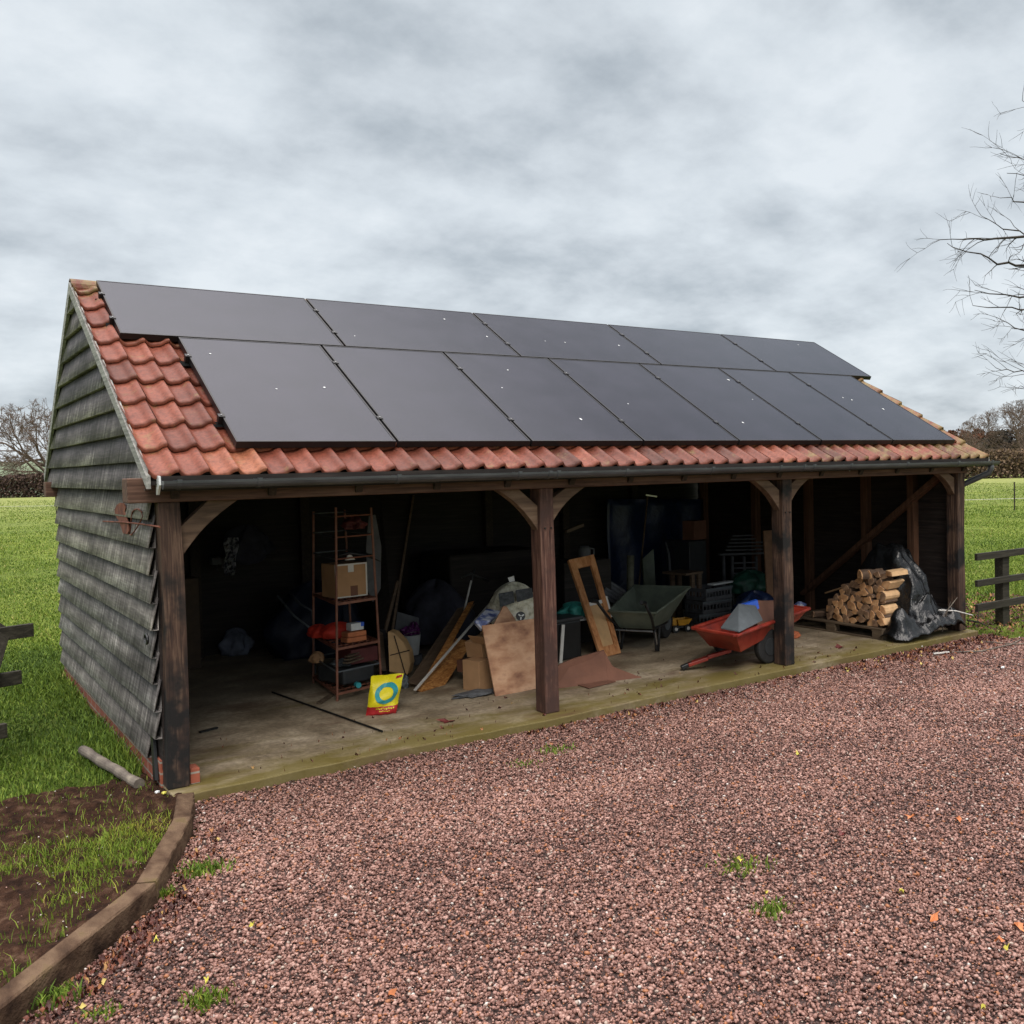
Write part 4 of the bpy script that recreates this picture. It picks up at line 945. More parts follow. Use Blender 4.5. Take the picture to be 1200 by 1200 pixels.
def blob_tree(u, base_v, top_v, dep, wid, mat, lab, seed, N=5000, size=.35, name='leafy_tree'):
    g = at_depth(u, base_v, dep); tp = at_depth(u, top_v, dep); H = tp[2]-g[2]; b = np.array([g[0], g[1], g[2]]); W = wid/FOC*dep/2
    t = thing(name, lab, 'tree', b, 'trees beyond the fields')
    V, F = tree_tubes([(b, b+np.array([0, 0, H*.5]), H*.03, H*.015)], 8); np_mesh('trunk', V, F, BARK, None, t)
    def fn(r, N):
        K = 26; cs_ = r.normal(size=(K, 3)); cs_ /= np.linalg.norm(cs_, axis=1)[:, None]; cs_ *= r.uniform(.35, .85, (K, 1)); rad = r.uniform(.18, .34, K)
        k = r.integers(0, K, N); q = r.normal(size=(N, 3)); q /= np.linalg.norm(q, axis=1)[:, None]; p = cs_[k]+q*(rad[k]*r.uniform(.5, 1.05, N)**.5)[:, None]
        p[:, 2] = np.maximum(p[:, 2], -1); return b+np.array([0, 0, H*.52])+p*np.array([W, W, H*.47])
    V, F, tv = clumps(N, fn, size, seed); np_mesh('crown', V, F, mat, {'tc': ('FACE', tv)}, t)
spec = [(1130, 560, 498, 170, 60, WOODR, 'low russet tree at the left end of the right hand wood'), (1155, 560, 500, 165, 50, WOODR, 'russet tree just left of the big domed tree'), (1100, 560, 503, 170, 60, WOODG, 'dark green tree hidden partly behind the roof corner'),
        (1145, 562, 512, 140, 50, WOODG, 'dark evergreen in front of the russet trees'), (1172, 562, 508, 138, 46, WOODG, 'dark evergreen under the big domed tree'), (1212, 562, 505, 138, 60, WOODG, 'evergreen at the right edge of the photo'), (1265, 560, 495, 150, 80, WOODB, 'grey brown tree beyond the right edge')]
spec.append((1196, 560, 488, 126, 92, WOODB, 'rounded grey brown tree mass at the right edge of the photo'))
spec.append((1165, 562, 520, 128, 60, WOODB, 'low grey brown bushy tree above the tan hedge'))
for i, s_ in enumerate(spec): blob_tree(*s_, seed=80+i, N=8200, size=.24)
oak(1200, 562, 470, 118, 1.25, 'large domed bare tree rising over the right hand wood', 33, 5, leafm=TWIG, kids=2, nmain=9)

# ------------------------------------------------------------------ what is stored in the shed
def T2(name, lab, cat, loc, group=None): return thing(name, lab, cat, loc, group)
def one(m, name, mat, lab, cat, group=None, bev=0, smooth=False, sub=0):
    c = sum((Vector(p) for p in m.v), Vector())/len(m.v); c.z = min(p[2] for p in m.v)
    return tag(m.build(name, mat, None, tuple(c), bev, smooth, sub), lab, cat, group)
def frameM(o, x, z=None):
    """matrix with local x along x, local z up"""
    o = Vector([float(q) for q in o]); x = Vector([float(q) for q in x]).normalized(); z = Vector(z or (0, 0, 1)); y = z.cross(x).normalized(); z = x.cross(y)
    return Matrix(((x[0], y[0], z[0], o[0]), (x[1], y[1], z[1], o[1]), (x[2], y[2], z[2], o[2]), (0, 0, 0, 1)))
def blob(c, rx, ry, rz, seed, amp=.25, n=36, m=24, flat=True, fr=1.7, zcut=-.6):
    """crumpled sack / cloth mass"""
    q = np.random.default_rng(seed); ph = q.uniform(0, 6.28, 12); B = MB(); vs = []
    for i in range(m+1):
        th = pi*i/m
        for k in range(n):
            a = 2*pi*k/n; s = 1+amp*(.5*sin(fr*3*a+ph[0]+2*th)+.35*sin(5*a*fr/1.7+ph[1]-3*th)+.3*sin(7*th+ph[2]+2*a)+.25*sin(11*a+ph[3]+4*th)-.55*abs(sin(4*a+ph[5]+1.7*th))+.2-.28*abs(sin(9*a+ph[6]-3.1*th+1.2*sin(3*th+a)))+.10*sin(19*a+ph[7]+9*th))*sin(th)
            z = cos(th); z = max(z, zcut) if flat else z
            vs.append((c[0]+rx*sin(th)*cos(a)*s, c[1]+ry*sin(th)*sin(a)*s, c[2]+rz*(z-zcut if flat else z)*(1+.3*amp*sin(3*a+ph[4]))))
    fs = [(i*n+k, i*n+(k+1) % n, (i+1)*n+(k+1) % n, (i+1)*n+k) for i in range(m) for k in range(n)]
    return B.add(vs, fs)

# --- metal shelf unit
sx, sy, sx2, sy2 = 1.69, 1.60, 2.15, 2.45
sh = T2('shelf_unit', 'rusty brown open metal shelf unit standing crammed near the left bay', 'shelf unit', (1.92, 2.02, 0))
legs = [((sx, sy, 0), (1.737, sy+.02, 1.68)), ((sx2, sy+.13, 0), (2.10, sy+.13, 1.66)), ((1.775, sy2, 0), (1.82, sy2-.02, 1.62)), ((2.20, sy2+.1, 0), (2.16, sy2+.08, 1.62))]
for a, b in legs: MB().tube([a, b], .011, 8).build('leg', SHELFM, sh)
def legat(i, z): a, b = map(Vector, legs[i]); return a+(b-a)*(z/b.z)
for z in (.06, .45, .84):
    c = [legat(i, z) for i in range(4)]; m = MB()
    for i, j in ((0, 1), (1, 3), (3, 2), (2, 0)): m.bar(c[i], c[j], .012, .022)
    for k in range(1, 12):
        t = k/12; m.bar(c[0].lerp(c[1], t), c[2].lerp(c[3], t), .014, .008) if k % 2 else m.bar(c[0].lerp(c[2], t), c[1].lerp(c[3], t), .018, .008)
    m.build('shelf', SHELFM, sh)
for z in (.25, 1.23, 1.42, 1.60):
    c = [legat(i, z) for i in range(4)]
    for i, j in ((0, 1), (0, 2), (1, 3), (2, 3)): MB().tube([c[i], c[j]], .007, 6).build('rail', SHELFM if (i, j) == (0, 1) and z > 1 else GREYP, sh)
def cbox(name, lab, M, x, y, z, mat=CARD, tape=None, group=None, label=False, cat='box', flaps=False):
    t = T2(name, lab, cat, M @ Vector((0, 0, 0)), group); m = MB(M); m.box(-x/2, x/2, -y/2, y/2, 0, z); m.build('body', mat, t, bev=.004)
    if tape:
        m = MB(M); w_ = .012
        m.box(-x/2-.001, x/2+.001, -y/2-.0015, -y/2+.001, z-w_, z+.0015); m.box(-x/2-.001, x/2+.001, -y/2-.0015, -y/2+.001, .001, w_); m.box(-x/2-.0015, -x/2+w_, -y/2-.0018, -y/2+.001, w_, z-w_); m.box(x/2-w_, x/2+.0015, -y/2-.0018, -y/2+.001, w_, z-w_)
        m.build('edge_tape', tape, t)
    if label:
        MB(M).box(-.03, .025, -y/2-.003, -y/2+.001, z-.075, z-.012).build('paper_label', WHITEP, t)
        MB(M).box(-.01, .06, -y/2-.003, -y/2+.001, .01, .10).build('dark_tape', CARDD, t)
    if flaps:
        m = MB(M); m.bar((-x/2, -y/2, z), (-x/2-.05, -y/2-.0, z+.09), y*.9, .004, (0, 0, 1)); m.bar((x/2, 0, z), (x/2+.08, 0, z+.04), y*.9, .004); m.build('flap', mat, t)
    return t
cbox('cardboard_box', 'square cardboard box with white taped edges on the middle shelf of the rusty unit', frameM((1.91, 1.93, .865), (1, .12, 0)), .31, .26, .30, CARD, WHITEP, label=True)
m = blob((1.88, 2.06, .475), .16, .12, .085, 5, .12); one(m, 'cloth_bag', REDBAG, 'bright red rounded bag on the lower shelf of the rusty unit', 'bag', smooth=True)
m = blob((1.76, 2.22, .475), .10, .12, .07, 6, .15); one(m, 'cloth_bag', REDBAG, 'smaller red rolled bag behind the big red bag on the rusty unit', 'bag', smooth=True)
for k, lab in enumerate(('lower orange brick like block on the rusty shelf unit', 'upper orange brick like block on the rusty shelf unit')):
    p = (1.93, 1.80, .468+.047*k); one(MB(frameM(p, (1, .2, 0))).box(-.10+.01*k, .10, -.055, .055, 0, .043), 'block', ORANGEW, lab, 'block', 'orange blocks on the shelf unit', bev=.006)
t = cbox('small_carton', 'small white and blue carton on top of the orange blocks', frameM((1.95, 1.81, .566), (1, .2, 0)), .13, .08, .065, WHITE); MB(frameM((1.95, 1.81, .566), (1, .2, 0))).box(.035, .067, -.042, .042, .03, .067).build('blue_end', BLUE, t)
one(MB(frameM((2.03, 1.98, .25), (1, .2, 0))).box(-.14, .14, -.12, .12, 0, .13), 'book_stack', BOOKRED, 'dark red box wedged under the lower shelf of the rusty unit', 'box', bev=.004)
m = MB(frameM((1.90, 2.0, .085), (1, .25, 0))); m.box(-.14, .20, -.2, .2, 0, .14); t = one(m, 'plastic_tub', GREYD, 'dark plastic tub on the bottom shelf of the rusty unit', 'tub', bev=.02)
m = MB(); m.disc((1.90, 1.66, .10), (0, 1, 0), .025, .05, 14); one(m, 'tape_roll', TEAL, 'small teal roll beside the dark tub on the bottom shelf', 'roll')
m = blob((1.88, 1.95, .235), .10, .10, .035, 9, .5); one(m, 'rag', GREYP, 'grey green rag lying over the dark tub', 'rag', smooth=True)
m = blob((1.75, 2.25, .235), .07, .07, .06, 19, .2); one(m, 'cloth_bundle', CARD, 'tan cloth bundle at the back of the rusty shelf unit', 'bundle', smooth=True)
for k in range(3): one(MB().bar((1.83+.01*k, 1.75, .29+.028*k), (2.05+.01*k, 1.90+.03*k, .29+.028*k), .06, .012), 'wood_offcut', PALLET, ('bottom', 'middle', 'top')[k]+' thin offcut board of the little pile on the rusty unit', 'offcut', 'offcut boards on the shelf unit')
m = MB(); m.poly([U(449-9, 603, y=2.2), U(447, 640, y=2.2), U(446, 690, y=2.2), U(437, 706, y=2.2), U(430, 690, y=2.2), U(429, 640, y=2.2), U(432, 605, y=2.2)], (.01, .03, 0)); one(m, 'ironing_board', DGREY, 'grey ironing board standing upright behind the rusty shelf unit', 'ironing board', bev=.004)
m = blob(U(415, 620, y=1.95), .10, .08, .07, 14, .5); one(m, 'cap', BOOKRED, 'dark and red cap hanging at the top of the rusty shelf unit', 'cap', smooth=True)
p = U(410, 655, y=1.85); m = MB(); m.add([tuple(p+np.array(q)) for q in ((-.04, 0, -.01), (.05, 0, -.01), (.0, .01, .06), (-.03, .05, -.01), (.05, .05, -.01))], [(0, 1, 2), (0, 2, 3), (1, 4, 2), (2, 4, 3), (0, 3, 4, 1)]); one(m, 'paper_cone', WHITEP, 'small white folded paper above the taped cardboard box', 'paper')
m = MB(); m.tube([U(392, 652, y=1.85), U(410, 648, y=1.85), U(430, 651, y=1.8), U(446, 658, y=1.75)], [.012, .016, .013, .006], 8); one(m, 'umbrella', BLACK, 'furled black umbrella lying across the rusty shelf rail', 'umbrella', smooth=True)
# --- feed sack
fb = T2('feed_sack', 'yellow plastic feed sack with a teal ring and red base standing on the slab', 'sack', (1.81, .9, 0))
a0, a1 = U(429, 839, z=0), U(464, 836, z=0); t0, t1 = U(435, 793, y=a0[1]+.06), U(473, 789, y=a0[1]+.05)
def sackp(s, h):    # s across, h up: front face point
    lo = a0+(a1-a0)*s; hi = t0+(t1-t0)*s; b_ = np.array([-.035, -.075, 0])*abs(sin(pi*min(h*1.03, 1)))**.6*abs(sin(pi*max(min(s, 1), 0)))**.5; w_ = .009*sin(11*s+6*h)*h+.011*sin(13*h-5*s+1)+.006*sin(23*s+13*h); return lo+(hi-lo)*h+b_+np.array([w_*.3, w_, 0])
def sackpatch(h0, h1, nh=9, ns=13, off=0, s0=0, s1=1):
    F_ = [sackp(s0+(s1-s0)*i/(ns-1), h0+(h1-h0)*j/(nh-1))+np.array([0, -off, 0]) for j in range(nh) for i in range(ns)]
    return F_, [(j*ns+i, j*ns+i+1, (j+1)*ns+i+1, (j+1)*ns+i) for j in range(nh-1) for i in range(ns-1)]
for nm, h0, h1, mt in (('red_base', 0, .24, SACKRED), ('yellow_body', .24, 1.0, YELLOW)):
    F_, f_ = sackpatch(h0, h1); n_ = len(F_); c_ = (a0+a1)/2+np.array([.02, .07, 0])
    B_s = [p+2*(np.array([.008, .05, 0]))*(1-.75*(k//13)/8*(h1-h0)-h0*.75)*(sin(pi*((k % 13)/12))**.5) for k, p in enumerate(F_)]
    MB().add(F_, f_).add(B_s, [q[::-1] for q in f_]).build(nm, mt, fb, smooth=True)
m = MB(); pts = []; ns = 30
for rr_ in (.36, .215):
    for k in range(ns):
        a = 2*pi*k/ns; pts.append(sackp(.56+rr_*cos(a), .58+rr_*.82*sin(a)*.9)+np.array([-.003, -.006, 0]))
m.add(pts, [(k, (k+1) % ns, ns+(k+1) % ns, ns+k) for k in range(ns)]); m.build('ring_logo', TEAL, fb)
m = MB()
for k in range(11):      # the line of small yellow lettering on the red base, too blurred to read
    s_ = .30+.055*k; h_ = .165+.01*sin(k*2); q = [sackp(s_, h_), sackp(s_+.032, h_), sackp(s_+.036, h_+.04), sackp(s_+.004, h_+.045)]; m.add([p+np.array([-.002, -.005, 0]) for p in q], [(0, 1, 2, 3)])
for k in range(7):
    s_ = .42+.05*k; h_ = .105+.004*cos(k*3); q = [sackp(s_, h_), sackp(s_+.035, h_), sackp(s_+.035, h_+.022), sackp(s_, h_+.022)]; m.add([p+np.array([-.002, -.005, 0]) for p in q], [(0, 1, 2, 3)])
m.build('lettering', YELLOW, fb)
m = MB(); m.add([sackp(s_, h_)+np.array([-.002, -.005, 0]) for s_, h_ in ((.78, .90), (.97, .93), (.96, .98), (.80, .96))], [(0, 1, 2, 3)]); m.build('red_mark', SACKRED, fb)
# --- stick, strip on floor
a, b = U(319, 811, z=.012), U(448, 857, z=.012); one(MB().tube([a, b], .008, 8), 'metal_rod', BLACK, 'long thin black rod lying on the concrete floor', 'rod')
a, b = U(374, 824, z=.01), U(392, 812, z=.01); one(MB().bar(a, b, .05, .015), 'floor_board', PALLET, 'pale short board on the floor under the rusty shelf unit', 'board')
p = U(525, 845, z=.006); o = MB().add(*leaf_geo(p, .075, 2.6, .5)).build('fallen_leaf', LR, None, tuple(p)); tag(o, 'flat dark brown leaf patch on the slab left of the middle post', 'leaf', 'fallen leaves on the gravel')
p = U(984, 758, z=.012); tag(MB().add(*leaf_geo(p, .07, 1.2, 1)).build('fallen_leaf', LR, None, tuple(p)), 'maroon leaf on the slab in front of the log pallet', 'leaf', 'fallen leaves on the gravel')
p = U(234, 858, z=.01); one(MB().bar(p, p+np.array([.14, .05, 0]), .03, .01), 'bark_strip', BLACK, 'small black strip on the floor just inside the corner post', 'strip')
# --- dark left bay
one(MB().box(.35, 1.15, 4.0, 4.5, 0, .93), 'cupboard', CABW, 'brown chipboard cupboard against the back of the left bay', 'cupboard', bev=.005)
m = blob(U(280, 768, z=0)+np.array([0, .1, 0]), .17, .17, .17, 3, .25); one(m, 'plastic_sack', SACKW, 'pale bluish sack slumped on the floor right of the brown cupboard', 'sack', smooth=True)
t = T2('fuse_box', 'small grey electrical box with a socket mounted above the brown cupboard', 'electrical box', U(253, 663, y=4.45)); p = U(253, 658, y=4.5)
MB().box(p[0]-.06, p[0]+.04, 4.42, 4.53, p[2]-.03, p[2]+.05).build('switch_box', GREYP, t, bev=.006); MB().box(p[0]+.045, p[0]+.11, 4.44, 4.53, p[2]-.07, p[2]+.03).build('socket', DGREY, t, bev=.005); MB().tube([(p[0], 4.5, p[2]-.03), (p[0]+.01, 4.5, .94)], .012, 8).build('cable', BLACK, t)
m = MB(); n_ = 9; P = []
for j in range(n_):
    for i in range(5):
        u_ = 263+ (17-j*.7)*i/4; v_ = 630+44*j/(n_-1); p = U(u_, v_, y=3.9); P.append(p+np.array([0, .035*sin(i*2.2+j*1.3), 0]))
m.add(P, [(j*5+i, j*5+i+1, (j+1)*5+i+1, (j+1)*5+i) for j in range(n_-1) for i in range(4)]); o = one(m, 'foil_sheet', FOIL, 'crinkled silver foil edge hanging in the dark left bay', 'foil'); q = o.modifiers.new('s', 'SOLIDIFY'); q.thickness = .006
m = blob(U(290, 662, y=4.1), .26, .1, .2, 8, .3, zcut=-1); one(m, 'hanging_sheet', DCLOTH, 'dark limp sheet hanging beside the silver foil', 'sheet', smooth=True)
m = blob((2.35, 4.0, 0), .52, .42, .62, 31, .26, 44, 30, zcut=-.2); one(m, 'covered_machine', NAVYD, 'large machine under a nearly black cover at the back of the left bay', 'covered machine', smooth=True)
for k, (q0, q1, q2, lab) in enumerate((((325, 698), (345, 722), (366, 738), 'lower curved grey handle reaching out of the dark left bay'), ((339, 694), (352, 708), (366, 716), 'upper curved grey handle reaching out of the dark left bay'))):
    one(MB().tube([U(*q0, y=3.2), U(*q1, y=3.0), U(*q2, y=2.8), U(q2[0]+4, 800, y=2.9)], .011, 8), 'curved_handle', GREYP, lab, 'handle', 'curved handles in the left bay', smooth=True)
# --- tall boards behind the shelf
def quadboard(q, y0, y1, th, name, mat, lab, cat='board', group=None, ys=None):
    """q: four photo corners (two low, two high), y at the low and the high pair"""
    P = [U(*q[0], y=y0), U(*q[1], y=y0), U(*q[2], y=y1), U(*q[3], y=y1)]; n3 = np.cross(P[1]-P[0], P[3]-P[0]); n3 /= np.linalg.norm(n3)
    if n3[1] < 0: n3 = -n3
    m = MB(); m.poly(P, n3*th); return one(m, name, mat, lab, cat, group, bev=.002)
quadboard([(440, 775), (461, 745), (484, 579), (446, 578)], 2.5, 3.5, .02, 'tall_board', DARKW, 'very tall dark board leaning up to the roof right of the rusty shelf')
quadboard([(458, 742), (461, 742), (486, 580), (483.5, 580)], 2.45, 3.45, .03, 'thin_batten', LAM, 'thin brown batten along the edge of the very tall dark board', 'batten')
quadboard([(450, 740), (453, 742), (468, 681), (465, 680)], 2.3, 2.7, .02, 'short_batten', LAM, 'short brown batten beside the tall dark board', 'batten')
quadboard([(450, 788), (458, 785), (452, 738), (444, 737)], 2.15, 2.3, .02, 'narrow_board', DARKW, 'narrow dark board between the rusty shelf and the tan log round', 'board')
quadboard([(447, 786), (453, 786), (449, 742), (443, 738)], 2.05, 2.2, .02, 'narrow_board', LAM, 'narrow tan brown board touching the rusty shelf leg', 'board')
# tan log round / curved wooden seat
c = U(467, 790, z=0); m = MB(); pts = [U(u_, v_, y=2.0) for u_, v_ in ((456, 788), (454, 740), (462, 742), (472, 752), (479, 765), (481, 778), (478, 791))]; m.poly(pts, (.10, .12, 0)); o = one(m, 'wooden_chair_back', TAN, 'tan rounded wooden slab with dark cross lines standing behind the feed sack', 'wooden slab', bev=.012)
for (aa, bb) in (((457, 768), (480, 762)), ((462, 745), (475, 790))):
    m = MB(); m.bar(U(*aa, y=1.99), U(*bb, y=1.99), .005, .008); m.build('dark_groove', DARKW, None); bpy.data.objects[-1] if False else None
    g = [k for k in bpy.data.objects if k.name.startswith('dark_groove') and k.parent is None][-1]; g.parent = o; g.location = -Vector(o.location)+Vector(g.location)
# grey tub, bucket, purple bag
quadboard([(463, 752), (491, 745), (491, 724), (463, 716)], 2.75, 2.8, .25, 'storage_tub', DGREY, 'dusty grey box behind the white bucket', 'box')
bk_ = U(484, 781, z=0)+np.array([.05, .15, 0]); t = T2('bucket', 'white bucket full of purple bags right of the tan wooden slab', 'bucket', bk_); hb = .20
MB().lathe([(.001, .10), (.075, .10), (.098, .30), (.102, .30), (.08, .095), (.001, .09)], tuple(bk_), 22).build('pail', BRICKW, t, smooth=False)
MB().tube([bk_+np.array([.1*cos(a), .1*sin(a), .29-.05*sin(a)]) for a in np.linspace(pi, 2*pi, 9)], .003, 6).build('wire_handle', STEEL, t)
one(MB().lathe([(.001, 0), (.11, 0), (.115, .09), (.001, .09)], tuple(bk_), 16), 'base_tub', DGREY, 'grey tub under the white bucket', 'tub')
m = blob(bk_+np.array([-.03, 0, .30]), .07, .07, .05, 41, .5, fr=2); one(m, 'plastic_bag', PURPLE, 'left purple bag in the white bucket', 'bag', 'purple bags in the bucket', smooth=True)
m = blob(bk_+np.array([.05, .01, .30]), .055, .07, .07, 42, .5, fr=2); one(m, 'plastic_bag', PURPLE, 'right taller purple bag in the white bucket', 'bag', 'purple bags in the bucket', smooth=True)
m = blob(U(474, 806, z=0), .04, .05, .07, 43, .4); one(m, 'crumpled_plastic', GREYP, 'small crumpled grey plastic at the foot of the leaning laminate planks', 'plastic', smooth=True)
# dark draped cloth and dark boxes behind
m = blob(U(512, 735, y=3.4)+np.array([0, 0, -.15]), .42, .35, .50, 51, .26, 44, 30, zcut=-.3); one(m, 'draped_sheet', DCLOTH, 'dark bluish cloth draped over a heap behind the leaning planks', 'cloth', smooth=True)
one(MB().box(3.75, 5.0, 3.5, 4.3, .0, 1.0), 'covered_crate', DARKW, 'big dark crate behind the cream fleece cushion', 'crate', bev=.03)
# leaning laminate planks
def lean(name, mat, lab, b0, b1, t0_, t1_, yb, yt, th, **k): return quadboard([b0, b1, t1_, t0_], yb, yt, th, name, mat, lab, **k)
lean('laminate_plank', LAM, 'wide dull brown laminate plank leaning furthest back', (478, 799), (497, 806), (536, 713), (557, 707), 1.62, 2.5, .012, group='planks leaning in the middle of the shed')
lean('laminate_plank', OAKV, 'narrow mid brown plank leaning between the dull plank and the white strip', (493, 803), (503, 806), (549, 706), (556, 704), 1.50, 2.3, .012, group='planks leaning in the middle of the shed')
lean('laminate_plank', OAKV, 'oak veneered plank with strong grain leaning in front', (488, 808), (512, 818), (535, 748), (554, 752), 1.42, 1.95, .014, group='planks leaning in the middle of the shed')
a, b = U(486, 809, y=1.36), U(583, 697, y=2.2); one(MB().bar(a, b, .022, .012), 'white_strip', WHITEP, 'long thin white strip leaning across the brown planks', 'strip')
one(MB().tube([U(544, 716, y=2.3), U(552, 681, y=2.6)], .010, 8), 'pole', WHITEP, 'pale pole sticking up behind the brown planks', 'pole')
m = MB(); m.tube([U(541, 677, y=2.6), U(552, 672, y=2.6), U(561, 676, y=2.6), U(573, 681, y=2.6)], .011, 8); m.tube([U(551, 690, y=2.6), U(556, 667, y=2.6)], .009, 8); one(m, 'tool_handle', BLACK, 'black tool head with cross handle above the brown planks', 'tool', smooth=True)
# boxes, plywood, fleece
cbox('cardboard_box', 'upright brown cardboard box on the floor left of the plywood sheet', frameM(U(563, 812, z=0)+np.array([.06, .16, 0]), (1, .35, 0)), .17, .20, .27, CARD)
cbox('cardboard_box', 'tilted open brown cardboard box stacked left of the plywood sheet', frameM(U(565, 768, y=1.30)+np.array([.03, .05, 0]), (1, .35, .22)), .20, .20, .15, CARD, flaps=True)
one(MB(frameM(U(562, 780, y=1.45), (1, .3, 0))).box(-.1, .12, 0, .2, -.06, .05), 'small_carton', CARDD, 'dark brown carton between the two cardboard boxes', 'box', bev=.004)
quadboard([(581, 817), (629, 807), (640, 723), (565, 733)], .82, 1.02, .018, 'plywood_sheet', PLY, 'reddish plywood sheet leaning on boxes left of the middle post', 'sheet')
quadboard([(572, 745), (617, 745), (594, 711), (590, 710)], 1.12, 1.2, .015, 'board_corner', PLY, 'pointed board corner rising above the plywood sheet', 'board')
fl = T2('dog_bed', 'round cream fleece bed with two grey patches heaped above the plywood sheet', 'pet bed', U(600, 740, y=1.55)); c = U(603, 718, y=1.6)
blob(c+np.array([0, .03, -.10]), .25, .22, .26, 61, .10, 44, 28, zcut=-.5).build('cushion', CREAM, fl, smooth=True)
def patchq(q, y): 
    m = MB(); P = [U(*a, y=y) for a in q]; m.poly(P, (.02, .03, 0)); return m
patchq(((584, 696), (601, 693), (603, 706), (586, 712)), 1.40).build('grey_patch', SLATE, fl, bev=.006)
patchq(((604, 692), (623, 689), (625, 700), (606, 706)), 1.40).build('grey_patch', SLATE, fl, bev=.006)
patchq(((595, 677), (602, 675), (603, 681), (597, 682)), 1.55).build('white_tag', WHITE, fl)
patchq(((556, 729), (577, 711), (589, 717), (572, 727)), 1.3)
m = MB(); P = [U(u_, v_, y=yy) for u_, v_, yy in ((556, 728, 1.25), (570, 713, 1.45), (588, 716, 1.4), (575, 727, 1.2), (564, 737, 1.2))]; m.poly(P, (.01, .03, -.03)); one(m, 'printed_bag', BLUEPR, 'blue and white printed plastic bag right of the white strip', 'bag', bev=.004)
p = U(610, 722, y=1.08); t = T2('round_toy', 'small black and white spoked wheel on top of the plywood sheet', 'wheel', p); ax = (-.3, -1, .2)
MB().disc(p, ax, .042, .02, 24).build('tyre', BLACK, t)
for k in range(3):
    a = k*2*pi/3+.4; d1 = Vector((cos(a), -.3*cos(a)*.3, sin(a)))*.033; MB().bar(Vector(p)+Vector((-.003, -.014, 0))+d1*.2, Vector(p)+Vector((-.003, -.014, 0))+d1, .012, .004, (0, 1, 0)).build('spoke', WHITE, t)
m = blob(U(572, 812, z=0)+np.array([-.12, .0, 0]), .22, .10, .025, 66, .3); one(m, 'folded_sheet', DGREY, 'grey folded plastic sheet on the floor between planks and plywood', 'sheet', smooth=True)
# --- right of middle post
m = blob(U(672, 722, y=2.0), .17, .14, .09, 71, .3); one(m, 'teal_sheet', TEALS, 'crumpled teal sheet on the white edged table right of the middle post', 'sheet', smooth=True)
p = U(672, 724, y=1.95); t = T2('folding_table', 'dark table with a pale edge behind the pine door', 'table', (p[0], p[1], 0)); MB().box(p[0]-.16, p[0]+.28, p[1]-.08, p[1]+.45, p[2]-.03, p[2]+.003).build('table_top', WHITE, t, bev=.004)
for dx in (-.13, .24):
    for dy in (-.04, .4): MB().tube([(p[0]+dx, p[1]+dy, 0), (p[0]+dx, p[1]+dy, p[2]-.03)], .014, 8).build('leg', BLACK, t)
m = MB(); a, b = U(657, 778, y=1.65), U(660, 732, y=1.68); m.bar(a, b, .035, .012, (0, 1, 0)); one(m, 'white_board', WHITEP, 'narrow white board upright just right of the middle post', 'board')
t = T2('plastic_bin', 'black plastic bin behind the pine door', 'bin', (4.12, 1.85, 0)); MB(frameM((4.12, 1.86, 0), (1, .1, 0))).box(-.24, .22, -.15, .2, 0, .40).build('bin_body', BLACK, t, bev=.02); MB(frameM((4.12, 1.86, .40), (1, .1, 0))).box(-.26, .24, -.17, .22, 0, .035).build('lid', GREYD, t, bev=.01)
m = MB(); A = U(655, 806, z=0); Bp = U(713, 800, z=0)
# folded brown card
P = [U(640, 809, z=0), U(713, 799, z=0), U(708, 762, y=.85), U(672, 772, y=.80), U(655, 779, y=.78)]; m.poly(P, (.02, .03, 0)); o = one(m, 'folded_cardboard', CARDD, 'dark reddish folded cardboard sheet propped up right of the middle post', 'cardboard', bev=.003)
m = MB(); P = [U(713, 799, z=.0), U(752, 794, z=0), U(730, 789, z=.02), U(718, 781, y=.72), U(708, 763, y=.84)]; m.poly(P, (.01, .02, .004)); m.build('bent_flap', CARDD, o)
m = MB(); P = [U(674, 802, z=.006), U(712, 797, z=.006), U(722, 799, z=.006), U(690, 807, z=.006)]; m.poly(P, (0, 0, .006)); m.build('floor_flap', CARDD, o)
# pine framed door
dq = [(704, 769), (728, 766), (696, 649.5), (666.5, 656)]
D0, D1, D3, D2 = U(705, 771, z=0), U(728, 765, z=.01), U(666.5, 656, y=2.05), U(696, 649.5, y=2.0)
door = T2('pine_door', 'narrow pine framed door with an empty upper opening leaning tilted beside the wheelbarrow', 'door', D0)
def dpt(s, t): return (D0*(1-s)+D1*s)*(1-t)+(D3*(1-s)+D2*s)*t
dn = np.cross(D1-D0, D3-D0); dn /= np.linalg.norm(dn); dn = dn if dn[1] > 0 else -dn
def dpiece(s0, s1, t0_, t1_, name, mat, th=.035, off=0): m = MB(); m.poly([dpt(s0, t0_)+dn*off, dpt(s1, t0_)+dn*off, dpt(s1, t1_)+dn*off, dpt(s0, t1_)+dn*off], dn*th); m.build(name, mat, door, bev=.003)
dpiece(0, .24, 0, 1, 'stile', PINE); dpiece(.80, 1, 0, 1, 'stile', PINE); dpiece(.24, .80, 0, .10, 'bottom_rail', PINE, .033, .001); dpiece(.24, .80, .90, 1, 'top_rail', PINE, .033, .001)
dpiece(.24, .80, .10, .51, 'lower_panel', TAN, .008, .016); dpiece(.24, .80, .51, .545, 'white_middle_rail', WHITEP, .03, .001); dpiece(1.0, 1.09, .36, .57, 'white_edge_strip', WHITEP, .02, .005)
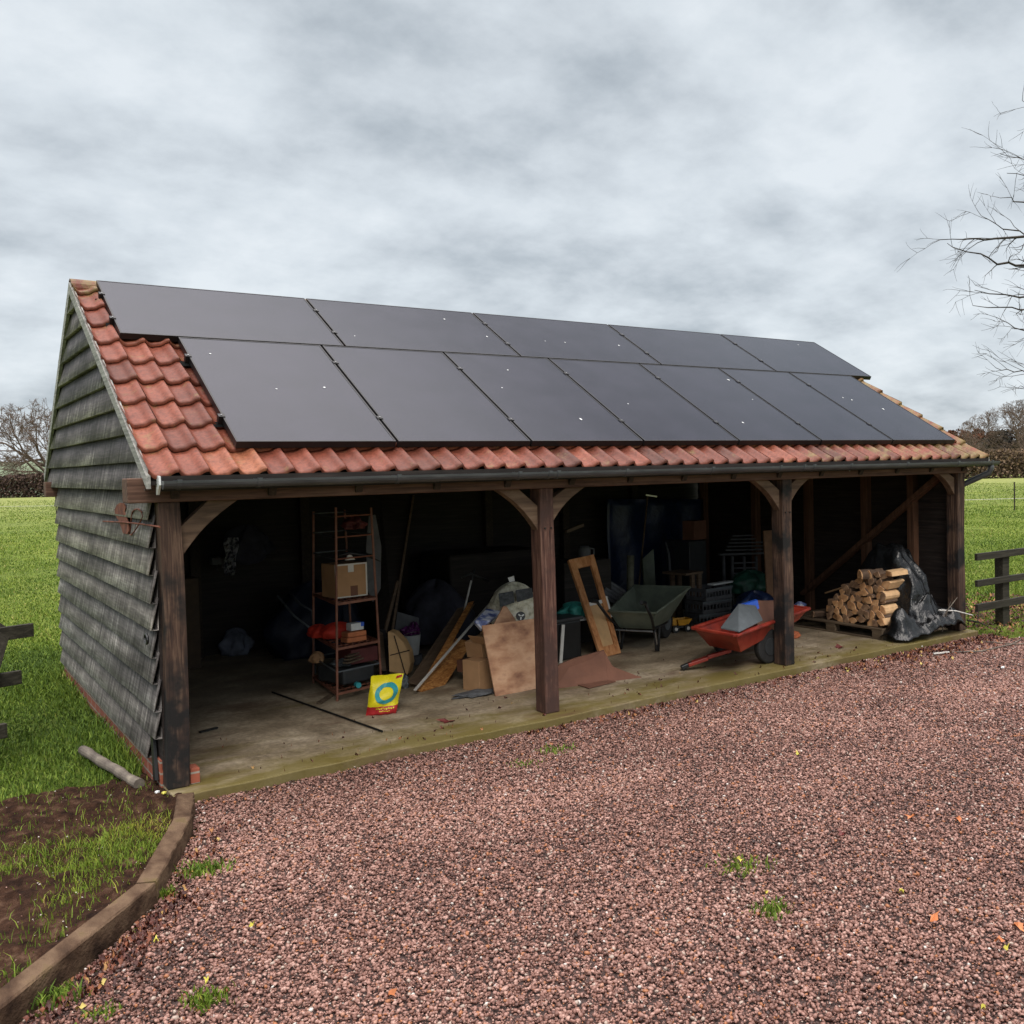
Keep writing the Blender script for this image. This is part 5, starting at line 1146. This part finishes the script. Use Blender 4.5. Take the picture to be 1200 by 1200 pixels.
p = U(685, 650, y=2.5); t = T2('watering_jug', 'grey plastic jug standing high behind the top of the pine door', 'jug', p); MB().lathe([(.001, -.06), (.075, -.06), (.07, .07), (.05, .10), (.04, .10), (.001, .09)], tuple(p), 20).build('body', DGREY, t, smooth=True); MB().tube([p+np.array([.06, -.02, .07]), p+np.array([.11, -.03, .06]), p+np.array([.11, -.03, 0]), p+np.array([.07, -.02, -.02])], .010, 8).build('handle', DGREY, t, smooth=True)
one(MB().box(p[0]-.35, p[0]+.3, p[1]-.1, p[1]+.35, 0, p[2]-.062), 'tall_cabinet', DARKW, 'dark tall cabinet carrying the grey jug', 'cabinet', bev=.01)
a, b = U(663, 623, y=3.0), U(683, 615, y=3.0); t_ = one(MB().bar(a, b, .05, .035), 'hung_block', LAM, 'short brown timber hung high in the dark right of the middle post', 'timber'); 
# grooved grey mat
m = MB(); P = [U(706, 700, y=2.3), U(732, 716, y=2.3), U(733, 692, y=2.5), U(712, 678, y=2.5)]; m.poly(P, (.02, .03, 0))
for k in range(5):
    q0 = P[0]+(P[3]-P[0])*(k+.5)/5; q1 = P[1]+(P[2]-P[1])*(k+.5)/5; m.bar(q0+np.array([0, -.01, 0]), q1+np.array([0, -.01, 0]), .012, .02)
one(m, 'ribbed_mat', DGREY, 'dark grey ribbed panel leaning between pine door and wheelbarrow', 'ribbed panel')
a = U(728, 702, y=2.25); one(MB().bar(a, a+np.array([.03, .0, -.04]), .03, .02), 'white_clip', WHITE, 'small white clip on the ribbed grey panel', 'clip')
# poles and tarpaulin at the back
m = MB(); nn_, mm_ = 26, 14; P = []
for j in range(mm_):
    for i in range(nn_):
        u_ = 712+110*i/(nn_-1); v_ = 585+112*j/(mm_-1); P.append(U(u_, v_, y=4.3)+np.array([0, .03*sin(i*.7+.9*sin(j*.5)), 0]))
m.add(P, [(j*nn_+i, j*nn_+i+1, (j+1)*nn_+i+1, (j+1)*nn_+i) for j in range(mm_-1) for i in range(nn_-1)]); o = one(m, 'hanging_tarpaulin', NAVY, 'deep blue tarpaulin hanging on the back wall behind the wheelbarrow', 'tarpaulin', smooth=True); o.modifiers.new('s', 'SOLIDIFY').thickness = .01
t = T2('garden_hoe', 'long handled hoe leaning on the blue tarpaulin', 'hoe', U(747, 705, y=3.2)); MB().tube([U(746, 715, y=3.2), U(759, 581, y=3.9)], .013, 8).build('handle', LAM, t); MB().bar(U(757, 580, y=3.9), U(770, 582, y=3.8), .035, .02).build('blade', STEEL, t)
one(MB().tube([U(738, 712, y=2.9), U(739, 651, y=2.95)], .045, 14), 'fence_post', plain('old_post_wood', (.10, .10, .07), .85, var=.4), 'pale greenish round post standing behind the wheelbarrow tray', 'post')
one(MB().tube([U(787, 696, y=3.3), U(784, 650, y=3.5), U(780, 636, y=3.6)], [.018, .016, .012], 8), 'broom_handle', DGREY, 'bent pale tool handle standing behind the right side of the wheelbarrow', 'handle')
quadboard([(756, 695), (769, 695), (766, 643), (753, 655)], 3.2, 3.4, .03, 'green_board', GREENP, 'dark green board standing behind the wheelbarrow', 'board')
cbox('cardboard_box', 'brown cardboard box perched high at the back above the red trailer', frameM(U(814, 632, y=3.5), (1, .2, 0)), .28, .2, .26, CARDD)
one(MB().box(*[float(q) for q in (U(806, 700, y=3.45)[0], U(826, 700, y=3.45)[0], 3.4, 3.9, 0, U(814, 633, y=3.5)[2]-.003)]), 'dark_stand', GREYD, 'dark narrow stand carrying the high cardboard box', 'stand', bev=.01)
# trestle
p = U(823, 735, z=0)+np.array([.1, .3, 0]); t = T2('wooden_trestle', 'pale legged wooden trestle between wheelbarrow and crates', 'trestle', p); zt = U(823, 669, y=p[1])[2]
MB(frameM(p, (1, .15, 0))).box(-.16, .17, -.05, .35, zt-.03, zt).build('trestle_top', LAM, t, bev=.004)
for dx, mt in ((-.03, PINE), (.10, DARKW)):
    for dy in (-.03, .3): MB(frameM(p, (1, .15, 0))).box(dx, dx+.06, dy, dy+.035, 0, zt-.03).build('leg', LAM, t)
# --- wheelbarrow
o_ = (4.985, 1.60, 0); M = frameM(o_, (.86, .51, 0)); wb = T2('wheelbarrow', 'dark green wheelbarrow with a dished plastic tray and black handles', 'wheelbarrow', o_)
def W(x, y, z): return M @ Vector((x, y, z))
rim = [(-.14, -.27, .44), (-.14, .27, .44), (.78, .34, .60), (.78, -.34, .60)]; bot = [(-.04, -.19, .25), (-.04, .19, .25), (.48, .19, .27), (.48, -.19, .27)]
def lerp3(a, b, t): return tuple(a[i]+(b[i]-a[i])*t for i in range(3))
m = MB(M); outer = rim+bot; inn = [lerp3(p_, (.3, 0, .5), .035) for p_ in rim]+[(p_[0]*.95+.015, p_[1]*.93, p_[2]+.012) for p_ in bot]
m.add(outer+inn, [(0, 1, 5, 4), (1, 2, 6, 5), (2, 3, 7, 6), (3, 0, 4, 7), (4, 5, 6, 7), (8, 12, 13, 9), (9, 13, 14, 10), (10, 14, 15, 11), (11, 15, 12, 8), (12, 15, 14, 13), (0, 8, 9, 1), (1, 9, 10, 2), (2, 10, 11, 3), (3, 11, 8, 0)])
m.build('tray', GREENP, wb, bev=.03)
m = MB(M); 
for a, b in zip(rim, rim[1:]+rim[:1]): m.tube([a, b], .013, 8)
m.build('tray_rim', GREENP, wb)
for s_ in (-1, 1):
    MB(M).tube([(.80, s_*.05, .20), (.45, s_*.15, .235), (-.05, s_*.21, .26), (-.22, s_*.25, .40), (-.46, s_*.27, .60)], .016, 8).build('frame_tube', BLACK, wb, smooth=True)
    MB(M).tube([(-.44, s_*.268, .585), (-.56, s_*.275, .61)], .022, 10).build('handle_grip', BLACK, wb)
    MB(M).tube([(-.02, s_*.205, .25), (-.01, s_*.215, .02), (.05, s_*.215, .0), (.14, s_*.20, .25)], .015, 8).build('leg', RUBBER, wb, smooth=True)
    MB(M).bar((-.045, s_*.205-.02, .22), (-.03, s_*.213-.02, .09), .016, .008, (0, 1, 0)).build('steel_brace', STEEL, wb)
MB(M).tube([(-.09, -.21, .235), (-.09, .21, .235)], .009, 8).build('cross_bar', GALV, wb)
m = MB(M); m.disc((.84, 0, .19), (0, 1, 0), .19, .08, 24); wh = m.build('wheel', RUBBER, wb, bev=.02); m = MB(M); m.disc((.84, 0, .19), (0, 1, 0), .10, .09, 20); m.build('hub', GREYP, wh)
# --- toy truck
c = U(795, 741, z=0); M = frameM(c+np.array([.05, .05, 0]), (1, -.25, 0)); t = T2('toy_truck', 'yellow toy dump truck on the floor right of the wheelbarrow', 'toy truck', c)
MB(M).box(-.12, .12, -.07, .07, .05, .075).build('chassis', BLACK, t); MB(M).box(-.11, -.05, -.06, .06, .075, .17).build('cab', TOYY, t, bev=.01)
m = MB(M); m.add([(-.03, -.07, .08), (-.03, .07, .08), (.09, .07, .08), (.09, -.07, .08), (-.05, -.08, .15), (-.05, .08, .15), (.14, .08, .15), (.14, -.08, .15), (-.035, -.068, .15), (-.035, .068, .15), (.125, .068, .15), (.125, -.068, .15), (-.02, -.06, .09), (-.02, .06, .09), (.08, .06, .09), (.08, -.06, .09)],
  [(0, 3, 2, 1), (0, 1, 5, 4), (1, 2, 6, 5), (2, 3, 7, 6), (3, 0, 4, 7), (4, 5, 9, 8), (5, 6, 10, 9), (6, 7, 11, 10), (7, 4, 8, 11), (8, 9, 13, 12), (9, 10, 14, 13), (10, 11, 15, 14), (11, 8, 12, 15), (12, 13, 14, 15)]); m.build('dump_bed', TOYY, t)
for x in (-.08, .08):
    for y in (-.075, .075): w2 = MB(M); w2.disc((x, y, .045), (0, 1, 0), .045, .035, 18); w3 = w2.build('wheel', BLACK, t); q = MB(M); q.disc((x, y*1.25, .045), (0, 1, 0), .02, .01, 12); q.build('hub', WHITEP, w3)
c = U(830, 742, z=0); M = frameM(c+np.array([.0, .1, 0]), (1, .1, 0)); t = T2('toy_tractor', 'dark toy tractor partly hidden behind the red trailer', 'toy', c); MB(M).box(-.08, .09, -.05, .05, .05, .11).build('toy_body', GREYD, t, bev=.01)
for x in (-.05, .06): w2 = MB(M); w2.disc((x, -.06, .04), (0, 1, 0), .04, .03, 16); w3 = w2.build('wheel', BLACK, t); q = MB(M); q.disc((x, -.077, .04), (0, 1, 0), .018, .008, 12); q.build('hub', WHITEP, w3)
# --- red trailer
ZR = .40; A = U(812, 736, z=ZR); B = U(862, 745, z=ZR); C = U(948, 713, z=ZR+.04); D = A+(C-B); ct = (A+B+C+D)/4
tr = T2('garden_trailer', 'faded red garden trailer with tow bar and black tyres behind the third post', 'trailer', (ct[0], ct[1], 0))
def inset(p, k, z): q = ct+(p-ct)*k; return np.array([q[0], q[1], z])
top_ = [A, B, C, D]; low = [inset(p, k_, z_) for p, k_, z_ in zip(top_, (.74, .74, .80, .80), (.20, .20, .33, .33))]; ti = [inset(p, .955, p[2]) for p in top_]; li = [inset(p, k_, z_) for p, k_, z_ in zip(top_, (.70, .70, .77, .77), (.215, .215, .345, .345))]
tu = MB(); tu.add(top_+low+ti+li, [(0, 1, 5, 4), (1, 2, 6, 5), (2, 3, 7, 6), (3, 0, 4, 7), (4, 5, 6, 7), (8, 12, 13, 9), (9, 13, 14, 10), (10, 14, 15, 11), (11, 15, 12, 8), (12, 15, 14, 13), (0, 8, 9, 1), (1, 9, 10, 2), (2, 10, 11, 3), (3, 11, 8, 0)]); tu.build('tub', RED, tr, bev=.012)
m = MB()
for a, b in zip(top_, top_[1:]+top_[:1]): m.bar(a, b, .05, .026)
m.build('tub_rim', RED, tr, bev=.006)
h0 = U(806, 779, z=.055); h1 = inset((A+B)/2, .6, .17)
m = MB(); m.bar(h0, h0+(h1-h0)*.45, .07, .035); m.bar(h0+(h1-h0)*.45+np.array([0, 0, .01]), h1, .05, .035); tb = m.build('tow_bar', RED, tr, bev=.006)
d_ = (h1-h0)/np.linalg.norm(h1-h0); m = MB(); m.bar(h0-d_*.07+np.array([0, 0, -.01]), h0+d_*.05, .05, .045); m.build('hitch', BLACK, tb, bev=.01)
ax_ = (D-C)+(A-B); ax_ = ax_/np.linalg.norm(ax_); sid = (B+C)/2; wc = U(900, 757, z=.17); wc[2] = .17
for s_, cc in ((0, wc), (1, wc+ax_*(np.linalg.norm(A-B)+.02))):
    m = MB(); m.disc(cc, ax_, .17, .075, 28); wv = m.build('wheel', RUBBER, tr, bev=.022); m = MB(); m.disc(cc-ax_*.002, ax_, .085, .085, 20); m.build('rim', GREYD, wv)
MB().bar(wc, wc+ax_*(np.linalg.norm(A-B)), .03, .03).build('axle', RUST, tr)
# trailer load
def inT(s, t_, z): q = li[0]*(1-s)*(1-t_)+li[1]*(1-s)*t_+li[2]*s*t_+li[3]*s*(1-t_); return np.array([q[0], q[1], z])
P = [U(845, 737, z=.425), U(866, 741, z=.43), U(894, 727, z=.44), U(886, 711, z=.56), U(866, 709, z=.60)]; m = MB(); m.poly(P, (.004, .01, .012)); one(m, 'plastic_sheet', GREYP, 'flat grey plastic panel lying tilted in the red trailer', 'panel', bev=.006)
m = MB(); P = [U(869, 709, y=P[3][1]+.02), U(888, 703, y=P[3][1]+.05), U(890, 713, y=P[3][1]+.0), U(884, 716, y=P[3][1])]; m.poly(P, (.03, .06, 0)); one(m, 'plastic_bag', BLUE, 'bright blue plastic scrap on the grey panel in the red trailer', 'plastic', bev=.004)
m = MB(); yb = P[0][1]+.14; Q = [U(888, 737, y=yb-.1), U(930, 728, y=yb-.1), U(930, 704, y=yb), U(886, 704, y=yb)]; m.poly(Q, (.01, .03, 0)); one(m, 'brown_board', CARDD, 'reddish brown board standing in the red trailer against the third post', 'board')
c = U(880, 716, y=1.75); m = blob(c+np.array([.05, .0, -.10]), .30, .22, .20, 81, .26); one(m, 'folded_tarpaulin', NAVY, 'crumpled navy blue tarpaulin heaped behind the red trailer', 'tarpaulin', smooth=True)
c = U(937, 712, y=1.5); m = blob(c+np.array([0, 0, -.05]), .09, .07, .07, 82, .4); one(m, 'printed_bag', BLUEPR, 'patterned blue bag just right of the third post', 'bag', smooth=True)
# stacked crates
base = U(848, 735, z=0)+np.array([.05, .35, 0])
for k, lab in enumerate(('bottom grey plastic crate in the stack behind the red trailer', 'second grey plastic crate from the floor behind the red trailer', 'top grey plastic crate in the stack behind the red trailer')):
    M = frameM(base+np.array([.02*k, 0, .155*k]), (1, .1*(k-1), 0)); t = T2('plastic_crate', lab, 'crate', tuple(M @ Vector((0, 0, 0))), 'grey crates behind the red trailer')
    m = MB(M); x, y, h = .24, .17, .15
    for (xa, xb, ya, yb_) in ((-x, x, -y, -y+.012), (-x, x, y-.012, y), (-x, -x+.012, -y+.012, y-.012), (x-.012, x, -y+.012, y-.012)):
        m.box(xa, xb, ya, yb_, 0, .045); m.box(xa, xb, ya, yb_, .105, h)
        L_ = max(xb-xa, yb_-ya); 
        for q in np.arange(0, L_, .055):
            if xb-xa > .1: m.box(xa+q, xa+q+.014, ya, yb_, .045, .105)
            else: m.box(xa, xb, ya+q, ya+q+.014, .045, .105)
    m.box(-x+.012, x-.012, -y+.012, y-.012, 0, .01); m.build('slatted_sides', DGREY, t)
    MB(M).box(-x-.006, x+.006, -y-.006, -y, .128, .15).build('lip', GREYP, t)
zt = .155*3+.002
m = MB(frameM(base+np.array([.28, .05, zt]), (1, .15, 0))); m.box(-.20, .22, -.05, .05, 0, .02); one(m, 'white_ruler', WHITE, 'white and yellow strip lying on top of the crates', 'strip')
m = blob(U(880, 690, y=2.4)+np.array([.02, .05, -.05]), .30, .18, .17, 83, .26); one(m, 'green_sack', GREENB, 'dark green sack slumped on the crates below the slatted bench', 'sack', smooth=True)
# slatted bench stored high
p = U(868, 655, y=3.2); t = T2('slatted_bench', 'dark grey slatted garden bench stored upright behind the green sack', 'bench', (p[0], p[1], 0)); 
for k in range(6):
    a, b = U(850-k*2+8, 628+k*4.2, y=3.35-.03*k), U(893, 627+k*4.2, y=3.3-.03*k); MB().bar(a, b, .03, .02).build('back_slat', DGREY, t)
a, b = U(843, 650, y=3.1), U(897, 648, y=3.05); MB().bar(a, b, .05, .025).build('seat_rail', DGREY, t)
for u_ in (848, 858, 872, 886): a = U(u_, 652, y=3.1); MB().bar(a, (a[0], a[1], 0), .03, .03).build('leg', DGREY, t)
for k in range(3): MB().bar(U(858, 660+k*6, y=3.12), U(885, 659+k*6, y=3.1), .02, .02).build('seat_slat', DGREY, t)
quadboard([(900, 712), (912, 712), (908, 621), (895, 622)], 1.75, 2.0, .02, 'upright_board', plain('brown_board', (.16, .085, .045), .7), 'tall brown board leaning just left of the third post', 'board')
one(MB().bar(U(941, 720, y=2.6), U(947, 592, y=2.8), .03, .03), 'pale_batten', GREYP, 'tall thin grey batten right of the third post', 'batten')
quadboard([(930, 715), (941, 715), (942, 590), (931, 590)], 2.9, 3.0, .03, 'blue_board', NAVY, 'tall dark blue panel in the shadow right of the third post', 'panel')
one(MB().tube([U(955, 632, y=2.9), U(1003, 668, y=1.6)], .012, 8), 'rake_handle', GREYP, 'grey pole slanting down across the right bay', 'pole')
one(MB().tube([U(967, 695, x=8.1), U(1002, 684, x=8.2)], .012, 8), 'stick', CARD, 'thin pale stick poking out left of the firewood', 'stick')
c = U(928, 748, z=0); m = blob(c+np.array([.02, 0, 0]), .10, .06, .05, 90, .15); one(m, 'clay_pot_shard', TERRA, 'small orange brown shard on the floor right of the third post', 'shard', smooth=True)

# --- pallet and firewood
pl = T2('wooden_pallet', 'weathered wooden pallet carrying the firewood', 'pallet', (7.75, .85, 0)); px0, px1, py0, py1 = 7.34, 8.2, .24, 1.72
for k in range(7): x = px0+(px1-px0-.09)*k/6; MB().box(x, x+.09, py0, py1, .103, .122).build('deck_board', PALLET, pl, bev=.003)
for k in range(3): x = px0+(px1-px0-.09)*k/2; MB().box(x, x+.09, py0, py1, 0, .018).build('base_board', PALLET, pl, bev=.003)
for y in (py0, (py0+py1)/2-.07, py1-.14):
    MB().box(px0, px1, y, y+.14, .086, .102).build('stringer_board', PALLET, pl)
    for x in (px0+.002, (px0+px1)/2-.045, px1-.092): MB().box(x, x+.088, y+.002, y+.138, .019, .085).build('block', PALLET, pl, bev=.003)
def log(cx, cy, cz, L, seed, yaw=0, pale=False):
    q = random.Random(seed); kind = q.choice(['wedge', 'wedge', 'wedge', 'half']); r = q.uniform(.042, .056); n_ = 9; a0_ = q.uniform(0, 6.28); P = []
    if kind == 'round': P = [(r*cos(2*pi*k/n_)*q.uniform(.88, 1.05), r*sin(2*pi*k/n_)*q.uniform(.88, 1.05)) for k in range(n_)]
    else:
        span = pi*.62 if kind == 'wedge' else pi; rr_ = r*1.45 if kind == 'wedge' else r*1.15
        P = [(rr_*cos(a0_+span*(k/(n_-2)-.5))*q.uniform(.94, 1.04), rr_*sin(a0_+span*(k/(n_-2)-.5))*q.uniform(.94, 1.04)) for k in range(n_-1)]+[(-.25*r*cos(a0_), -.25*r*sin(a0_))]
        mx_ = sum(p[0] for p in P)/n_; my_ = sum(p[1] for p in P)/n_; P = [(p[0]-mx_, p[1]-my_) for p in P]
    dx = q.uniform(-.025, .02); M = frameM((cx+dx, cy, cz), (cos(yaw), sin(yaw), q.uniform(-.02, .02)))
    V = [(t, p[0]*g+q.uniform(-.002, .002), p[1]*g) for t, g in ((0, 1), (.012, 1.0), (L*.5, 1.03), (L, .97)) for p in P]; nn = len(P)
    t = thing('firewood_log', 'split firewood log stacked on the pallet with its cut end showing', 'log', (cx, cy, cz), 'firewood logs on the pallet')
    m = MB(M); m.add(V, [(j*nn+k, j*nn+(k+1) % nn, (j+1)*nn+(k+1) % nn, (j+1)*nn+k) for j in (1, 2) for k in range(nn)]+[tuple(range(3*nn, 4*nn))]); m.build('split_sides', LOGP if pale else LOGB, t)
    m = MB(M); m.add(V[:2*nn], [tuple(range(nn))]+[(k, (k+1) % nn, nn+(k+1) % nn, nn+k) for k in range(nn)]); m.build('cut_end', LOGE if q.random() < .6 else LOGE2, t); return t
sd_ = 0; row = 0; z = .122+.05
while z < .74:
    ymax = 1.13-.42*(max(z-.15, 0)/.55)**1.7+.015*sin(row*2); y = .30+(.045 if row % 2 else 0)+.02*row*.3
    while y < ymax:
        sd_ += 1; pale = y < .34
        t = log(7.41+.02*row+random.uniform(-.02, .02), y, z+random.uniform(-.008, .008), random.uniform(.30, .36), sd_, random.uniform(-.06, .06), pale); 
        if pale: t['label'] = 'split firewood log at the front end of the stack showing a fresh pale side'; t['group'] = 'pale ended firewood logs on the pallet'
        y += .082+random.uniform(-.006, .008)
    z += .072; row += 1
# second tier of log behind (under the tarpaulin)
M = frameM((7.55, .30, .69), (.95, -.25, .06)); t = T2('firewood_log', 'brightest freshly split log crowning the front of the firewood', 'log', (7.5, .3, .69)); m = MB(M); m.poly([(0, -.06, 0), (0, .06, .0), (0, .045, .06), (0, -.05, .05)], (.22, .0, 0)); m.build('split_sides', LOGP, t); MB(M).poly([(-.002, -.05, .004), (-.002, .05, .004), (-.002, .04, .052), (-.002, -.045, .045)], (-.004, 0, 0)).build('cut_end', LOGE, t)
t = log(7.38, 1.30, .165, .20, 901, -.5); t['label'] = 'single pale log lying apart at the left end of the pallet'
t = log(7.42, .60, .70, .16, 902, -.4); t['label'] = 'short log thrown crosswise on the firewood top'
# --- black tarpaulin heap: sheet draped over the rest of the stack
nx_, ny_ = 90, 90; xs_ = np.linspace(7.30, 8.44, nx_); ys_ = np.linspace(-.10, 1.35, ny_); X, Y = np.meshgrid(xs_, ys_, indexing='ij')
def tarp_h(x, y):
    sm = lambda t: np.clip(t, 0, 1)**2*(3-2*np.clip(t, 0, 1))
    cx_ = sm((x-7.62)/.22)*sm((8.24-x)/.16)          # over the stack behind the log ends
    cy_ = np.clip((y-.03)/.40, 0, 1)**.7*sm((1.35-y)/.70)
    h = .92*cx_*cy_
    lobe = .30*np.exp(-(((x-7.50)/.15)**2+((y-.10)/.13)**2)); lobe2 = .16*np.exp(-(((x-7.95)/.30)**2+((y-.0)/.13)**2)); lobe3 = .17*np.exp(-(((x-8.3)/.14)**2+((y-.02)/.12)**2))
    h = np.maximum(h, lobe)+np.where(h < .3, lobe2+lobe3, 0)
    rd = 1-np.abs(fbm(x*1.1, y, 2.8, 3, 93)-.5)*4; rd2 = 1-np.abs(fbm(x+y*.5, y*.6-x*.4, 7.5, 3, 95)-.5)*4
    return h+(.05*rd+.06*rd2+.028*np.abs(np.sin(17*x+6*fbm(x, y, 3, 2, 91)+4*y)))*np.clip(h*6, .15, 1)
Z = tarp_h(X, Y); sdx = .06*(fbm(Y+3, Z*2, 3.5, 3, 99)-.5); V = np.stack([X+sdx, Y+.09*(fbm(X*1.3+7, Z*1.8, 3.2, 3, 98)-.5), np.maximum(Z, -.02)], -1).reshape(-1, 3); I = np.arange(nx_*ny_).reshape(nx_, ny_)
F = np.stack([I[:-1, :-1], I[1:, :-1], I[1:, 1:], I[:-1, 1:]], -1).reshape(-1, 4); Zc = Z.reshape(-1)[F].mean(1); cxy = V[F].mean(1)
keep = (Zc > .035) & ~((cxy[:, 0] < 7.66) & (cxy[:, 1] > .25)); Vt = V
o = np_mesh('black_tarpaulin', Vt, F[keep], TARP, None, None, (7.9, .5, 0), smooth=True); tag(o, 'crumpled black plastic sheet draped over the back of the firewood beside the right corner post', 'tarpaulin')
q = o.modifiers.new('s', 'SOLIDIFY'); q.thickness = .004
# twigs by the right post
for k, (p0, p1, r, mt, lab) in enumerate((((1100, 715), (1140, 721), .010, WHITEP, 'pale bleached stick poking past the right corner post'), ((1098, 735), (1122, 700), .008, BARKG, 'thin bare twig leaning up beside the black sheet'), ((1104, 740), (1114, 705), .006, BARKG, 'thinnest upright twig beside the black sheet'), ((1088, 738), (1128, 728), .008, BARK, 'dark twig lying low in front of the right corner post'), ((1150, 706), (1145, 730), .007, BARK, 'dark upright twig between the corner post and the rail fence'), ((1134, 727), (1160, 735), .012, BARK, 'dark branch piece on the grass beyond the right corner post'))):
    a = U(*p0, y=-.02 if k < 4 else .1); b = U(*p1, y=-.10 if k < 4 else .0); mid = (a+b)/2+np.array([0, 0, .02]); one(MB().tube([a, mid, b], [r, r*.8, r*.5], 6), 'twig', mt, lab, 'twig')
for (q, r, lab) in (([(1096, 765), (1150, 763), (1185, 755), (1215, 740)], .008, 'long thin pale stick curving across the gravel edge towards the rail fence'), ([(1155, 752), (1190, 755), (1215, 753)], .007, 'dark stick on the gravel edge beside the rail fence')):
    one(MB().tube([U(u_, v_, z=GZ+.025) for u_, v_ in q], [r, r, r*.8, r*.6][:len(q)], 6), 'stick', BARKG, lab, 'stick')
for (aa, bb, lab) in (((1055, 759), (1081, 757), 'left pale wood splinter on the gravel below the black sheet'), ((1094, 766), (1112, 764), 'right pale wood splinter on the gravel below the black sheet')): one(MB().bar(U(*aa, z=GZ+.03), U(*bb, z=GZ+.03), .02, .012), 'splinter', WHITEP, lab, 'splinter')
# --- rusty bird ornament on the left wall: flat metal cut-outs on a perch
t = T2('bird_ornament', 'rusty metal cut-out of birds on a perch fixed to the left wall', 'ornament', U(150, 610, x=-.045))
def flat(pts_, name, mat, x=-.045, th=.004): m = MB(); m.poly([U(u_, v_, x=x) for u_, v_ in pts_], (th, 0, 0)); return m.build(name, mat, t)
flat([(137, 591.5), (141, 589), (145, 590), (147, 595), (146, 600), (148, 606), (150, 612), (151, 622), (149, 626), (144, 625), (142, 618), (139, 610), (135, 604), (134, 597)], 'solid_bird', RUST)
m = MB(); m.tube([U(121, 611, x=-.046), U(145, 612, x=-.046), U(165, 614, x=-.046), U(187, 617.5, x=-.046)], .006, 6); m.build('perch_rod', RUST, t)
m = MB(); ol = [(155, 600), (158, 597), (162, 596.5), (166, 600), (167, 606), (163, 614), (158, 622), (154, 627), (152, 626), (153, 616), (154, 607), (155, 600)]
m.tube([U(u_, v_, x=-.046) for u_, v_ in ol], .005, 6); m.build('outline_bird', RUST, t)
p = U(174, 748.5, x=-.05); m = MB(); rr_ = [p+np.array([-.012, .045*cos(a), .030*sin(a)]) for a in np.linspace(0, 2*pi, 15)]; m.tube(rr_, .008, 8); one(m, 'iron_ring', BLACK, 'small black iron ring fixed low on the left wall near the corner post', 'ring')
m = MB(); m.bar((-.03, .20, .02), (-.015, .32, .33), .07, .02, (1, 0, 0)); o = m.build('damp_sheet_flap', BLACK, shed)
